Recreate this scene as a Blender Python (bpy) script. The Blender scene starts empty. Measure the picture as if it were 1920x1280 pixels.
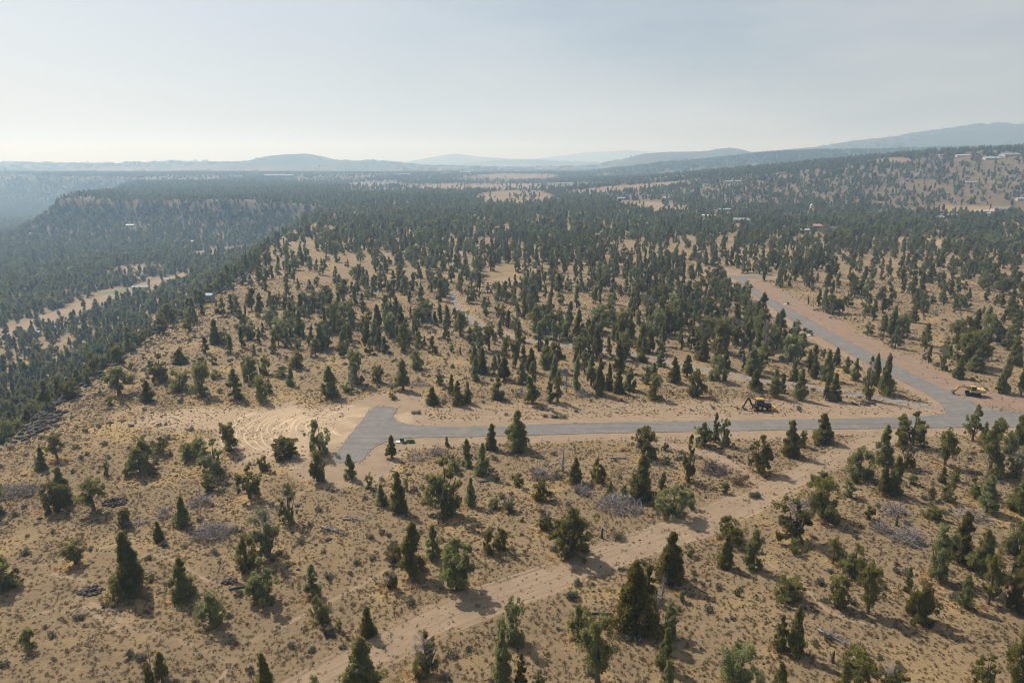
import bpy, math, random
import numpy as np
from mathutils import Vector, Matrix

# ------------------------------------------------------------------ camera, world, sun, exposure
CAM_H = 56.0
PITCH = math.radians(14.7)
FPX = 1280.0            # focal length in pixels of a 1920 px wide picture
sc = bpy.context.scene
COL = sc.collection
cam_d = bpy.data.cameras.new('camera')
cam = bpy.data.objects.new('camera', cam_d)
COL.objects.link(cam)
cam.location = (0, 0, CAM_H)
cam.rotation_euler = (math.pi / 2 - PITCH, 0, 0)
cam_d.sensor_width = 36.0
cam_d.lens = 36.0 * FPX / 1920.0
cam_d.clip_start = 0.5
cam_d.clip_end = 60000
sc.camera = cam

SUN_EL = math.radians(48)
SUN_AZ = math.radians(-45)      # measured from +Y towards +X
w = bpy.data.worlds.new('World')
sc.world = w
w.use_nodes = True
nt = w.node_tree
nt.nodes.clear()
wo = nt.nodes.new('ShaderNodeOutputWorld')
bg = nt.nodes.new('ShaderNodeBackground')
sky = nt.nodes.new('ShaderNodeTexSky')
sky.sky_type = 'NISHITA'
sky.sun_disc = False
sky.sun_elevation = SUN_EL
sky.sun_rotation = SUN_AZ
sky.altitude = 900
sky.air_density = 1.0
sky.dust_density = 6.0
sky.ozone_density = 1.0
# thin high cirrus over the whole sky
tcw = nt.nodes.new('ShaderNodeTexCoord')
mpw = nt.nodes.new('ShaderNodeMapping')
mpw.inputs['Scale'].default_value = (1.0, 1.0, 5.0)
mpw.inputs['Rotation'].default_value = (0.2, 0.15, 0.3)
nzw = nt.nodes.new('ShaderNodeTexNoise')
nzw.inputs['Scale'].default_value = 1.6
nzw.inputs['Detail'].default_value = 7
nzw.inputs['Roughness'].default_value = 0.55
rmw = nt.nodes.new('ShaderNodeMapRange')
rmw.inputs['From Min'].default_value = 0.38
rmw.inputs['From Max'].default_value = 0.75
rmw.inputs['To Min'].default_value = 0.12
rmw.inputs['To Max'].default_value = 0.75
mxw = nt.nodes.new('ShaderNodeMixRGB')
mxw.inputs['Color2'].default_value = (8.0, 8.15, 8.3, 1)
nt.links.new(tcw.outputs['Generated'], mpw.inputs['Vector'])
nt.links.new(mpw.outputs['Vector'], nzw.inputs['Vector'])
nt.links.new(nzw.outputs['Fac'], rmw.inputs['Value'])
nt.links.new(rmw.outputs['Result'], mxw.inputs['Fac'])
nt.links.new(sky.outputs['Color'], mxw.inputs['Color1'])
nt.links.new(mxw.outputs['Color'], bg.inputs['Color'])
bg.inputs['Strength'].default_value = 0.080
nt.links.new(bg.outputs['Background'], wo.inputs['Surface'])

sun_d = bpy.data.lights.new('sun', 'SUN')
sun = bpy.data.objects.new('sun', sun_d)
COL.objects.link(sun)
sun_d.energy = 5.0
sun_d.angle = math.radians(0.6)
sun_d.color = (1.0, 0.94, 0.85)
to_sun = Vector((math.sin(SUN_AZ) * math.cos(SUN_EL), math.cos(SUN_AZ) * math.cos(SUN_EL), math.sin(SUN_EL)))
sun.rotation_euler = (-to_sun).to_track_quat('-Z', 'Y').to_euler()
sun.location = (-300, 300, 600)

sc.view_settings.view_transform = 'Standard'
sc.view_settings.look = 'None'
sc.view_settings.gamma = 1
sc.view_settings.exposure = 0.05
sc.view_settings.use_curve_mapping = False
cy = sc.cycles
cy.use_denoising = True
try:
    cy.denoiser = 'OPENIMAGEDENOISE'
    cy.denoising_prefilter = 'ACCURATE'
except Exception:
    pass
cy.filter_width = 1.0
cy.max_bounces = 5
cy.diffuse_bounces = 2
cy.glossy_bounces = 1
cy.transmission_bounces = 2
cy.volume_bounces = 3
cy.transparent_max_bounces = 4
cy.sample_clamp_indirect = 4

HAZE_DENSITY = 0.00028
HAZE_COLOR = (0.43, 0.69, 1.0, 1)
HAZE_TOP = 400.0

# ------------------------------------------------------------------ small helpers
rs = np.random.RandomState(7)
rnd = random.Random(11)

def tag(o, label=None, cat=None, group=None, kind=None):
    if label: o['label'] = label
    if cat: o['category'] = cat
    if group: o['group'] = group
    if kind: o['kind'] = kind
    return o

def empty(name, loc=(0, 0, 0), rz=0.0):
    o = bpy.data.objects.new(name, None)
    o.empty_display_size = 0.5
    o.location = loc
    o.rotation_euler = (0, 0, rz)
    COL.objects.link(o)
    return o

def smooth(a, b, x):
    t = np.clip((np.asarray(x, float) - a) / (b - a), 0, 1)
    return t * t * (3 - 2 * t)

def ray(u, v):
    a = (np.asarray(u, float) - 960) / FPX
    b = (640 - np.asarray(v, float)) / FPX
    c, s = math.cos(PITCH), math.sin(PITCH)
    return a, c + b * s, -s + b * c

def flat(u, v, z=0.0):
    dx, dy, dz = ray(u, v)
    t = (z - CAM_H) / dz
    return np.stack([t * dx, t * dy], -1)

def proj(x, y, z):
    c, s = math.cos(PITCH), math.sin(PITCH)
    zz = z - CAM_H
    d = y * c - zz * s
    up = y * s + zz * c
    return 960 + FPX * x / d, 640 - FPX * up / d, d

def P(*uv):
    return np.array([flat(a, b) for a, b in uv])

def seg_dist(x, y, pts):
    """distance to a polyline, and the run of the nearest point along it"""
    x = np.asarray(x, float); y = np.asarray(y, float)
    best = np.full(x.shape, 1e9)
    for i in range(len(pts) - 1):
        ax, ay = pts[i]; bx, by = pts[i + 1]
        ex, ey = bx - ax, by - ay
        L = ex * ex + ey * ey + 1e-9
        t = np.clip(((x - ax) * ex + (y - ay) * ey) / L, 0, 1)
        d = np.hypot(x - ax - t * ex, y - ay - t * ey)
        best = np.minimum(best, d)
    return best

def in_poly(x, y, poly):
    x = np.asarray(x, float); y = np.asarray(y, float)
    ins = np.zeros(x.shape, bool)
    n = len(poly)
    for i in range(n):
        x1, y1 = poly[i]; x2, y2 = poly[(i + 1) % n]
        c = (y1 > y) != (y2 > y)
        xx = (x2 - x1) * (y - y1) / ((y2 - y1) if y2 != y1 else 1e-9) + x1
        ins ^= c & (x < xx)
    return ins

_tab = rs.rand(256, 256)
def vnoise(x, y, s, k=0):
    """smooth value noise 0..1"""
    x = np.asarray(x, float) / s + 37.3 * k + 1000; y = np.asarray(y, float) / s + 91.7 * k + 1000
    xi = np.floor(x).astype(int); yi = np.floor(y).astype(int)
    fx = x - xi; fy = y - yi
    fx = fx * fx * (3 - 2 * fx); fy = fy * fy * (3 - 2 * fy)
    a = _tab[xi % 256, yi % 256]; b = _tab[(xi + 1) % 256, yi % 256]
    c = _tab[xi % 256, (yi + 1) % 256]; d = _tab[(xi + 1) % 256, (yi + 1) % 256]
    return (a * (1 - fx) + b * fx) * (1 - fy) + (c * (1 - fx) + d * fx) * fy

# ------------------------------------------------------------------ plan of the place (metres; the road lies at z = 0)
ROAD_OUTLINE = P((702, 762), (726, 762), (748, 764), (741, 772), (737, 780), (742, 789), (762, 796), (805, 799), (870, 799.5), (945, 799), (995, 796), (1135, 792),
    (1270, 790), (1375, 789), (1440, 787), (1590, 785), (1690, 782), (1740, 781), (1764, 777), (1775, 770), (1770, 760), (1740, 739), (1708, 722), (1660, 700), (1602, 668),
    (1515, 619), (1470, 590), (1424, 561), (1396, 537), (1386, 526), (1364, 519.5), (1364, 516), (1395, 516.5), (1440, 516.5), (1440, 520), (1402, 521.5), (1398, 524),
    (1405, 534), (1450, 564), (1515, 598), (1560, 624), (1633, 662), (1690, 690), (1750, 721), (1804, 746), (1844, 763), (1900, 773), (2100, 785),
    (2100, 808), (1897, 800), (1740, 802), (1590, 804), (1440, 806), (1295, 809), (1110, 812), (992, 816), (945, 817), (805, 820), (757, 821), (720, 829),
    (699, 839), (688, 853), (676, 867), (620, 867), (633, 846), (650, 822), (680, 787), (692, 770))
ROAD_LINES = [P((700, 815), (1100, 803), (1440, 797), (1850, 790), (2100, 796)), P((724, 763), (700, 805), (650, 866)),
              P((1375, 518), (1410, 545), (1490, 600), (1640, 678), (1760, 735), (1830, 780)), P((1370, 518), (1440, 518))]
TRACK = P((420, 1400), (560, 1295), (690, 1222), (800, 1170), (900, 1132), (980, 1103), (1080, 1066), (1200, 1022), (1300, 986), (1390, 948), (1450, 920), (1500, 893), (1560, 862), (1610, 838), (1670, 816))
TRACK2 = P((1450, 925), (1400, 885), (1350, 858), (1300, 843), (1250, 832), (1190, 826))
OLD_PATH = P((846, 548), (848, 560), (870, 590), (920, 618), (969, 634), (1040, 645), (1110, 655), (1192, 667), (1240, 678), (1310, 692), (1390, 707), (1470, 717), (1560, 729), (1647, 744), (1715, 757), (1752, 766))
TRAILS = [P((-40, 1070), (25, 1067), (110, 1045), (200, 1022), (260, 1010)), P((95, 1070), (130, 1080), (155, 1085), (150, 1105), (140, 1128), (100, 1140), (60, 1152)),
          P((140, 1128), (175, 1150), (230, 1185), (290, 1200), (330, 1200), (390, 1222), (430, 1240)), P((168, 1128), (215, 1155), (245, 1178), (300, 1190)),
          P((270, 1040), (320, 1050), (350, 1068), (400, 1095)), P((470, 1200), (560, 1155), (640, 1115), (735, 1066)), P((1440, 1053), (1490, 1085), (1520, 1112), (1545, 1140), (1580, 1160), (1640, 1175)),
          P((395, 1290), (420, 1262), (440, 1235)), P((480, 950), (530, 940), (580, 915), (640, 880)), P((120, 1145), (180, 1138), (260, 1160))]
NEAR_RIM = np.vstack([[[-330, -400], [-235, 0], [-160, 80]], P((0, 818), (90, 748), (180, 690), (250, 640), (330, 590), (400, 545), (470, 497), (500, 458), (560, 420), (606, 398), (640, 388))])
FAR_RIM = P((560, 381), (480, 379), (400, 378), (330, 375), (250, 374), (180, 373), (100, 373))
CANYON = np.vstack([NEAR_RIM, FAR_RIM, [[-860, 1500], [-1250, 2300], [-2600, 2900], [-6000, 3000], [-6000, -400]]])

# far ridges: distance, depth, skyline
def skyline(Y, pts):
    out = []
    for u, v in pts:
        dx, dy, dz = ray(u, v); t = Y / dy
        out.append((t * dx, CAM_H + t * dz))
    a = np.array(out)
    return a[:, 0], a[:, 1]
RIDGES = [
    (2700, 520, skyline(2700, [(1100, 326), (1190, 315), (1260, 307), (1340, 300), (1430, 290), (1500, 284), (1600, 283), (1700, 281), (1780, 279), (1920, 276), (2200, 280)])),
    (4500, 800, skyline(4500, [(1380, 312), (1440, 287), (1480, 280), (1560, 273), (1620, 262), (1700, 254), (1780, 242), (1830, 235), (1860, 232), (1920, 234), (2050, 242), (2400, 250)])),
    (4300, 560, skyline(4300, [(1110, 316), (1150, 305), (1180, 297), (1210, 288), (1250, 285), (1330, 284), (1350, 279), (1370, 277), (1388, 281), (1400, 286), (1440, 289), (1520, 300)])),
    (4500, 640, skyline(4500, [(-500, 296), (-100, 302), (0, 305), (120, 305), (200, 307), (300, 303), (430, 303), (480, 301), (508, 293), (530, 290), (578, 288), (594, 296), (640, 301), (700, 302), (730, 305), (770, 309), (830, 319)])),
    (7000, 700, skyline(7000, [(860, 312), (890, 305), (930, 301), (1000, 300), (1070, 304), (1180, 308)])),
    (9000, 900, skyline(9000, [(700, 312), (760, 304), (800, 297), (850, 288), (900, 294), (960, 298), (1010, 298), (1100, 303), (1180, 308)])),
    (11000, 900, skyline(11000, [(960, 306), (1010, 297), (1060, 291), (1100, 286), (1180, 282), (1240, 285), (1300, 290)])),
]
HX = np.array([-50, 100, 215, 330, 585, 800, 975, 1300, 2000, 4000.])
HZ = np.array([0, 2, 13, 28, 54, 71, 85, 104, 125, 120.])
RY0 = np.array([1000, 960, 930, 900, 800, 720, 660, 560, 400, 300.])

def road_dist(x, y):
    d = np.full(np.shape(x), 1e9)
    for i, l in enumerate(ROAD_LINES):
        d = np.minimum(d, seg_dist(x, y, l) - (6.5 if i == 1 else 3.6))
    return d

def H(x, y):
    x = np.asarray(x, float); y = np.asarray(y, float)
    u = (vnoise(x, y, 21, 1) - .5) * 1.0 + (vnoise(x, y, 9, 2) - .5) * .35
    near = (np.abs(x) < 420) & (y > 20) & (y < 420)
    rd = np.full(x.shape, 99.)
    if near.any():
        rd[near] = road_dist(x[near], y[near])
    z = u * smooth(3, 16, rd) * .9
    z = z + (vnoise(x, y, 150, 3) - .5) * 7 * smooth(420, 900, y)
    # the hill on the right
    Hx = np.interp(x, HX, HZ)
    t = (y - np.interp(x, HX, RY0)) / (1250 - np.interp(x, HX, RY0))
    up = smooth(-.05, 1.0, t) * .7 + np.clip(t, 0, 1) * .3
    dn = 1 - .75 * smooth(1250, 2300, y)
    hill = Hx * np.where(y < 1250, up, dn)
    hill = hill * (1 + .10 * (vnoise(x, y, 120, 4) - .5)) + smooth(0, 60, Hx) * (vnoise(x, y, 60, 5) - .5) * 3.5 * smooth(0.05, .3, t)
    z = z + hill
    # canyon
    ins = in_poly(x, y, CANYON)
    box = (x < 250) & (y < 3200)
    d = np.full(x.shape, 1e3)
    ring = np.vstack([CANYON, CANYON[:1]])
    if box.any():
        d[box] = seg_dist(x[box], y[box], ring)
    wob = (vnoise(x, y, 28, 6) - .5) * 9 + (vnoise(x, y, 9, 7) - .5) * 3
    sd = np.where(ins, d, -d) + wob * smooth(0, 12, d)
    D = 50 + 26 * smooth(-350, -1100, x) + 20 * smooth(1300, 2200, y)
    floor_n = (vnoise(x, y, 90, 8) - .5) * 6
    cl = 5.0 + 8 * smooth(700, 900, y)
    prof = cl * smooth(0, 3.5, sd) + (D - cl) * (1 - np.exp(-np.clip(sd - 3, 0, None) / 52.0)) + floor_n * smooth(60, 200, sd)
    shoulder = 2.0 * smooth(-22, 0, sd) * smooth(60, 90, -x)
    z = z - np.where(ins | (sd > 0), np.clip(prof, 0, None), 0) - shoulder
    # far ridges
    far = y > 1800
    if far.any():
        for Y, wd, (xs, zs) in RIDGES:
            ridge = np.interp(x, xs, zs)
            k = np.where(y < Y, np.exp(-((y - Y) / wd) ** 2 * 1.2), np.exp(-((y - Y) / (wd * 1.6)) ** 2))
            rough = (vnoise(x, y, wd * .35, 9) - .5) * .22 * (1 - k)
            z = np.where(far, z + np.maximum(0, ridge * np.clip(k + rough * k, 0, 1) * smooth(1800, 2300, y) - np.maximum(z, 0)), z)
    return z

def at(u, v, lift=0.0):
    """first point of the ground along a line of sight (used to survey the plan of the place)"""
    dx, dy, dz = [float(q) for q in ray(u, v)]
    ts = np.geomspace(40, 16000, 700)
    hs = CAM_H + ts * dz - H(ts * dx, ts * dy)
    k = np.argmax(hs < 0)
    if hs[k] >= 0: k = len(ts) - 1
    a, b = ts[max(k - 1, 0)], ts[k]
    for _ in range(18):
        m = (a + b) / 2
        if CAM_H + m * dz - float(H(np.array([m * dx]), np.array([m * dy]))[0]) < 0: b = m
        else: a = m
    return float(b * dx), float(b * dy), CAM_H + b * dz + lift

# ------------------------------------------------------------------ materials
def new_mat(name):
    m = bpy.data.materials.new(name)
    m.use_nodes = True
    n = m.node_tree.nodes
    b = n['Principled BSDF']
    b.inputs['Roughness'].default_value = 0.85
    b.inputs['Specular IOR Level'].default_value = 0.25
    return m, m.node_tree, b

def N(t, kind, **kw):
    n = t.nodes.new(kind)
    for k, v in kw.items():
        if k in n.inputs: n.inputs[k].default_value = v
        else: setattr(n, k, v)
    return n

def mixc(t, fac, a, b):
    m = t.nodes.new('ShaderNodeMixRGB')
    for sock, val in (('Fac', fac), ('Color1', a), ('Color2', b)):
        if hasattr(val, 'links') or isinstance(val, bpy.types.NodeSocket): t.links.new(val, m.inputs[sock])
        elif sock == 'Fac': m.inputs[sock].default_value = val
        else: m.inputs[sock].default_value = (*val, 1)
    return m.outputs['Color']

def rng(t, val, a, b, c=0., d=1.):
    m = t.nodes.new('ShaderNodeMapRange')
    m.inputs['From Min'].default_value = a; m.inputs['From Max'].default_value = b
    m.inputs['To Min'].default_value = c; m.inputs['To Max'].default_value = d
    t.links.new(val, m.inputs['Value'])
    return m.outputs['Result']

def math_n(t, op, a, b):
    m = t.nodes.new('ShaderNodeMath'); m.operation = op
    for i, val in enumerate((a, b)):
        if isinstance(val, bpy.types.NodeSocket): t.links.new(val, m.inputs[i])
        else: m.inputs[i].default_value = val
    return m.outputs[0]

def noise(t, vec, scale, detail=4, rough=.6):
    n = N(t, 'ShaderNodeTexNoise', Scale=scale, Detail=detail, Roughness=rough)
    t.links.new(vec, n.inputs['Vector'])
    return n.outputs['Fac']

def plain(name, col, rough=.7, spec=.3, metal=0., var=.12, scale=6.):
    """a plain coat with a little uneven wear"""
    m, t, b = new_mat(name)
    tc = t.nodes.new('ShaderNodeTexCoord')
    f = noise(t, tc.outputs['Object'], scale, 5)
    c = mixc(t, rng(t, f, .3, .7), tuple(max(0, q * (1 - var)) for q in col), tuple(min(1, q * (1 + var)) for q in col))
    t.links.new(c, b.inputs['Base Color'])
    b.inputs['Roughness'].default_value = rough
    b.inputs['Specular IOR Level'].default_value = spec
    b.inputs['Metallic'].default_value = metal
    return m

def ground_material():
    m, t, b = new_mat('ground_dry_grass')
    geo = t.nodes.new('ShaderNodeNewGeometry')
    pos = geo.outputs['Position']
    at1 = N(t, 'ShaderNodeAttribute', attribute_name='cover')
    sep = t.nodes.new('ShaderNodeSeparateColor')
    t.links.new(at1.outputs['Color'], sep.inputs['Color'])
    dirt, gold, pale = sep.outputs[0], sep.outputs[1], sep.outputs[2]
    at2 = N(t, 'ShaderNodeAttribute', attribute_name='cover2')
    sep2 = t.nodes.new('ShaderNodeSeparateColor')
    t.links.new(at2.outputs['Color'], sep2.inputs['Color'])
    pink, far, green = sep2.outputs[0], sep2.outputs[1], sep2.outputs[2]
    n1 = noise(t, pos, .035, 5, .6)       # broad drifts
    n2 = noise(t, pos, .35, 5, .65)       # patches of a few metres
    n3 = noise(t, pos, 2.2, 6, .75)       # tuft scale
    n4 = noise(t, pos, 9.0, 3, .7)
    vor = N(t, 'ShaderNodeTexVoronoi', Scale=1.15)
    t.links.new(pos, vor.inputs['Vector'])
    tan = mixc(t, rng(t, n2, .33, .68), (.288, .212, .122), (.205, .150, .090))
    tan = mixc(t, rng(t, n1, .38, .62), tan, (.245, .182, .108))
    goldc = mixc(t, rng(t, n3, .35, .65), (.42, .285, .120), (.36, .27, .14))
    g_f = math_n(t, 'ADD', gold, rng(t, noise(t, pos, .07, 5, .6), .50, .70, 0, .8))
    g_f = math_n(t, 'MULTIPLY', g_f, rng(t, n2, .3, .55, .35, 1.0))
    col = mixc(t, rng(t, g_f, 0, 1), tan, goldc)
    # bare darker soil and litter between the tufts
    soil = math_n(t, 'MULTIPLY', rng(t, n3, .52, .66), rng(t, n2, .2, .6, .45, 1.0))
    col = mixc(t, math_n(t, 'MULTIPLY', soil, .55), col, (.125, .088, .060))
    spots = rng(t, vor.outputs['Distance'], .12, .30, .55, 0)
    col = mixc(t, spots, col, (.13, .105, .068))
    # dirt
    edge = rng(t, math_n(t, 'ADD', dirt, math_n(t, 'MULTIPLY', math_n(t, 'SUBTRACT', n3, .5), .95)), .22, .64)
    dirtc = mixc(t, rng(t, n2, .3, .7), (.325, .246, .168), (.25, .186, .125))
    dirtc = mixc(t, rng(t, n4, .45, .75, 0, .45), dirtc, (.20, .145, .105))
    dirtc = mixc(t, math_n(t, 'MULTIPLY', pink, rng(t, n2, .25, .65, .35, .9)), dirtc, (.225, .155, .118))
    dirtc = mixc(t, rng(t, math_n(t, 'ADD', pale, math_n(t, 'MULTIPLY', math_n(t, 'SUBTRACT', n3, .5), .6)), .3, .8), dirtc, (.52, .40, .265))
    col = mixc(t, edge, col, dirtc)
    # irrigated green
    col = mixc(t, green, col, (.13, .19, .07))
    # far country: sage flats and fields too distant for single plants
    nf = noise(t, pos, .0032, 6, .6)
    nf2 = noise(t, pos, .016, 5, .7)
    farc = mixc(t, rng(t, nf, .44, .56), (.075, .082, .050), (.235, .185, .125))
    farc = mixc(t, rng(t, nf2, .45, .6, 0, .75), farc, (.045, .055, .036))
    nm = noise(t, pos, .05, 5, .75)
    nm2 = noise(t, pos, .6, 4, .8)
    midc = mixc(t, rng(t, nm, .4, .62), (.185, .135, .086), (.120, .094, .064))
    midc = mixc(t, rng(t, nm2, .5, .62, 0, .6), midc, (.085, .078, .055))
    midc = mixc(t, math_n(t, 'MULTIPLY', rng(t, gold, .1, .8), .8), midc, (.30, .215, .11))
    midc = mixc(t, math_n(t, 'MULTIPLY', rng(t, dirt, .2, .8), .7), midc, (.30, .225, .15))
    midc = mixc(t, green, midc, (.13, .19, .07))
    col = mixc(t, rng(t, far, 0, .5, 0, .92), col, midc)
    slope = t.nodes.new('ShaderNodeSeparateXYZ'); t.links.new(geo.outputs['Normal'], slope.inputs[0])
    rocky = math_n(t, 'MULTIPLY', rng(t, slope.outputs['Z'], .95, .82), rng(t, nm2, .35, .6, .5, 1))
    col = mixc(t, rocky, col, mixc(t, rng(t, n3, .4, .6), (.05, .045, .042), (.12, .10, .085)))
    col = mixc(t, rng(t, far, .5, 1), col, farc)
    sp = t.nodes.new('ShaderNodeSeparateXYZ'); t.links.new(pos, sp.inputs[0])
    high = math_n(t, 'MULTIPLY', rng(t, sp.outputs['Z'], 14, 45), rng(t, sp.outputs['Y'], 2100, 2500))
    col = mixc(t, math_n(t, 'MULTIPLY', high, .92), col, mixc(t, rng(t, nf2, .4, .65), (.045, .052, .034), (.10, .092, .062)))
    t.links.new(col, b.inputs['Base Color'])
    b.inputs['Roughness'].default_value = .95
    b.inputs['Specular IOR Level'].default_value = .1
    h = math_n(t, 'ADD', math_n(t, 'MULTIPLY', n3, 1.0), math_n(t, 'MULTIPLY', n4, .35))
    h = math_n(t, 'MULTIPLY', h, rng(t, edge, 0, 1, 1., .35))
    bp = N(t, 'ShaderNodeBump', Strength=.9, Distance=.28)
    t.links.new(h, bp.inputs['Height'])
    t.links.new(bp.outputs['Normal'], b.inputs['Normal'])
    return m

def asphalt_material(name='road_asphalt', base=(.168, .158, .148)):
    m, t, b = new_mat(name)
    geo = t.nodes.new('ShaderNodeNewGeometry'); pos = geo.outputs['Position']
    f = noise(t, pos, .5, 6, .7)
    g = noise(t, pos, 6, 4, .8)
    mp = N(t, 'ShaderNodeMapping', Scale=(.03, 1.1, 1)); t.links.new(pos, mp.inputs['Vector'])
    s = noise(t, mp.outputs['Vector'], 1.0, 4, .6)
    c = mixc(t, rng(t, f, .3, .7), tuple(q * .80 for q in base), tuple(q * 1.2 for q in base))
    c = mixc(t, rng(t, g, .5, .8, 0, .5), c, tuple(q * 1.4 for q in base))
    c = mixc(t, rng(t, s, .50, .62, 0, .6), c, tuple(q * .66 for q in base))
    c = mixc(t, rng(t, noise(t, mp.outputs['Vector'], 3.1, 5, .7), .55, .7, 0, .45), c, tuple(q * 1.35 for q in base))
    d = noise(t, pos, .22, 5, .6)
    c = mixc(t, rng(t, d, .54, .75, 0, .5), c, (.25, .215, .175))
    t.links.new(c, b.inputs['Base Color'])
    b.inputs['Roughness'].default_value = .85
    bp = N(t, 'ShaderNodeBump', Strength=.3, Distance=.03); t.links.new(g, bp.inputs['Height'])
    t.links.new(bp.outputs['Normal'], b.inputs['Normal'])
    return m

def leaf_material(name, c1, c2, c3):
    """foliage: tone varies from plant to plant and from spray to spray"""
    m, t, b = new_mat(name)
    oi = t.nodes.new('ShaderNodeObjectInfo')
    tc = t.nodes.new('ShaderNodeTexCoord')
    n = noise(t, tc.outputs['Object'], 1.3, 3, .6)
    n2 = noise(t, tc.outputs['Object'], 7, 2, .6)
    c = mixc(t, rng(t, n, .35, .65), c1, c2)
    c = mixc(t, rng(t, n2, .5, .75, 0, .7), c, c3)
    hsv = N(t, 'ShaderNodeHueSaturation')
    t.links.new(c, hsv.inputs['Color'])
    t.links.new(rng(t, oi.outputs['Random'], 0, 1, .475, .52), hsv.inputs['Hue'])
    t.links.new(rng(t, oi.outputs['Random'], 0, 1, .75, 1.3), hsv.inputs['Value'])
    t.links.new(rng(t, oi.outputs['Random'], 1, 0, .78, 1.12), hsv.inputs['Saturation'])
    t.links.new(hsv.outputs['Color'], b.inputs['Base Color'])
    b.inputs['Roughness'].default_value = .75
    b.inputs['Specular IOR Level'].default_value = .2
    tr = t.nodes.new('ShaderNodeBsdfTranslucent')
    t.links.new(hsv.outputs['Color'], tr.inputs['Color'])
    mx = N(t, 'ShaderNodeMixShader', Fac=.5)
    t.links.new(b.outputs[0], mx.inputs[1]); t.links.new(tr.outputs[0], mx.inputs[2])
    t.links.new(mx.outputs[0], t.nodes['Material Output'].inputs['Surface'])
    return m

def wood_material(name, a, c):
    m, t, b = new_mat(name)
    tc = t.nodes.new('ShaderNodeTexCoord')
    mp = N(t, 'ShaderNodeMapping', Scale=(6, 6, 1.2)); t.links.new(tc.outputs['Object'], mp.inputs['Vector'])
    n = noise(t, mp.outputs['Vector'], 3, 5, .7)
    t.links.new(mixc(t, rng(t, n, .35, .65), a, c), b.inputs['Base Color'])
    b.inputs['Roughness'].default_value = .9
    return m

def rock_material():
    m, t, b = new_mat('basalt_rock')
    geo = t.nodes.new('ShaderNodeNewGeometry'); pos = geo.outputs['Position']
    n = noise(t, pos, 2.5, 6, .7)
    n2 = noise(t, pos, .6, 3, .6)
    c = mixc(t, rng(t, n, .35, .65), (.035, .031, .030), (.095, .082, .073))
    c = mixc(t, rng(t, n2, .5, .7, 0, .5), c, (.13, .105, .08))
    t.links.new(c, b.inputs['Base Color'])
    bp = N(t, 'ShaderNodeBump', Strength=.6, Distance=.1); t.links.new(n, bp.inputs['Height'])
    t.links.new(bp.outputs['Normal'], b.inputs['Normal'])
    return m

M = {}
M['ground'] = ground_material()
M['asphalt'] = asphalt_material()
M['old_asphalt'] = asphalt_material('weathered_road', (.215, .20, .18))
M['leaf'] = leaf_material('juniper_foliage', (.205, .208, .050), (.275, .268, .076), (.39, .355, .15))
M['leaf_far'] = leaf_material('woodland_foliage', (.158, .164, .047), (.214, .210, .066), (.29, .265, .11))
M['leaf_bright'] = leaf_material('deciduous_foliage', (.05, .11, .03), (.07, .15, .04), (.10, .18, .06))
M['leaf_sage'] = leaf_material('sagebrush_foliage', (.13, .13, .09), (.17, .165, .115), (.21, .20, .15))
M['tuft'] = leaf_material('bunchgrass_tufts', (.175, .135, .078), (.23, .17, .10), (.30, .22, .125))
M['goldgrass'] = leaf_material('golden_cheatgrass', (.42, .24, .08), (.46, .29, .11), (.5, .34, .15))
M['bark'] = wood_material('juniper_bark', (.085, .062, .045), (.16, .12, .09))
M['dead'] = wood_material('dead_wood', (.17, .16, .165), (.37, .345, .34))
M['deaddark'] = wood_material('dark_dead_wood', (.06, .055, .052), (.16, .14, .13))
M['rock'] = rock_material()
M['yellow'] = plain('machine_yellow_paint', (.46, .28, .06), .7, .2)
M['pale_yellow'] = plain('faded_yellow_paint', (.50, .38, .18), .8, .2)
M['black'] = plain('black_rubber', (.02, .02, .021), .8, .2)
M['steel'] = plain('dark_steel', (.05, .05, .052), .5, .4)
M['glass'] = plain('cab_glass', (.03, .045, .05), .12, .6, 0, .05)
M['white'] = plain('white_paint', (.50, .48, .45))
M['cream'] = plain('cream_siding', (.58, .53, .43))
M['tanwall'] = plain('tan_siding', (.36, .28, .2))
M['greywall'] = plain('grey_siding', (.30, .30, .29))
M['brownwall'] = plain('brown_siding', (.17, .11, .075))
M['roof_grey'] = plain('grey_roof', (.24, .25, .26))
M['roof_dark'] = plain('dark_roof', (.10, .10, .11))
M['roof_pale'] = plain('pale_metal_roof', (.44, .45, .46), .6, .3)
M['roof_pink'] = plain('pinkish_roof', (.40, .25, .24))
M['roof_blue'] = plain('blue_grey_roof', (.26, .34, .42))
M['roof_teal'] = plain('teal_roof', (.22, .33, .32))
M['window'] = plain('window_glass', (.05, .06, .07), .15, .6)
M['utility_green'] = plain('utility_green_paint', (.07, .14, .10), .5, .4)
M['concrete'] = plain('concrete', (.55, .53, .50))
M['gravel'] = plain('road_gravel', (.36, .29, .22), .95, .1)
M['charred'] = wood_material('weathered_stump', (.05, .04, .035), (.17, .13, .11))

# ------------------------------------------------------------------ mesh helpers
def mesh_obj(name, verts, faces, mat, parent=None, smooth_shade=False):
    me = bpy.data.meshes.new(name)
    me.from_pydata([tuple(v) for v in verts], [], faces)
    if mat is not None:
        for q in (mat if isinstance(mat, (list, tuple)) else [mat]): me.materials.append(q)
    if smooth_shade:
        me.polygons.foreach_set('use_smooth', [True] * len(me.polygons))
    me.update()
    o = bpy.data.objects.new(name, me)
    COL.objects.link(o)
    if parent: o.parent = parent
    return o

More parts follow.
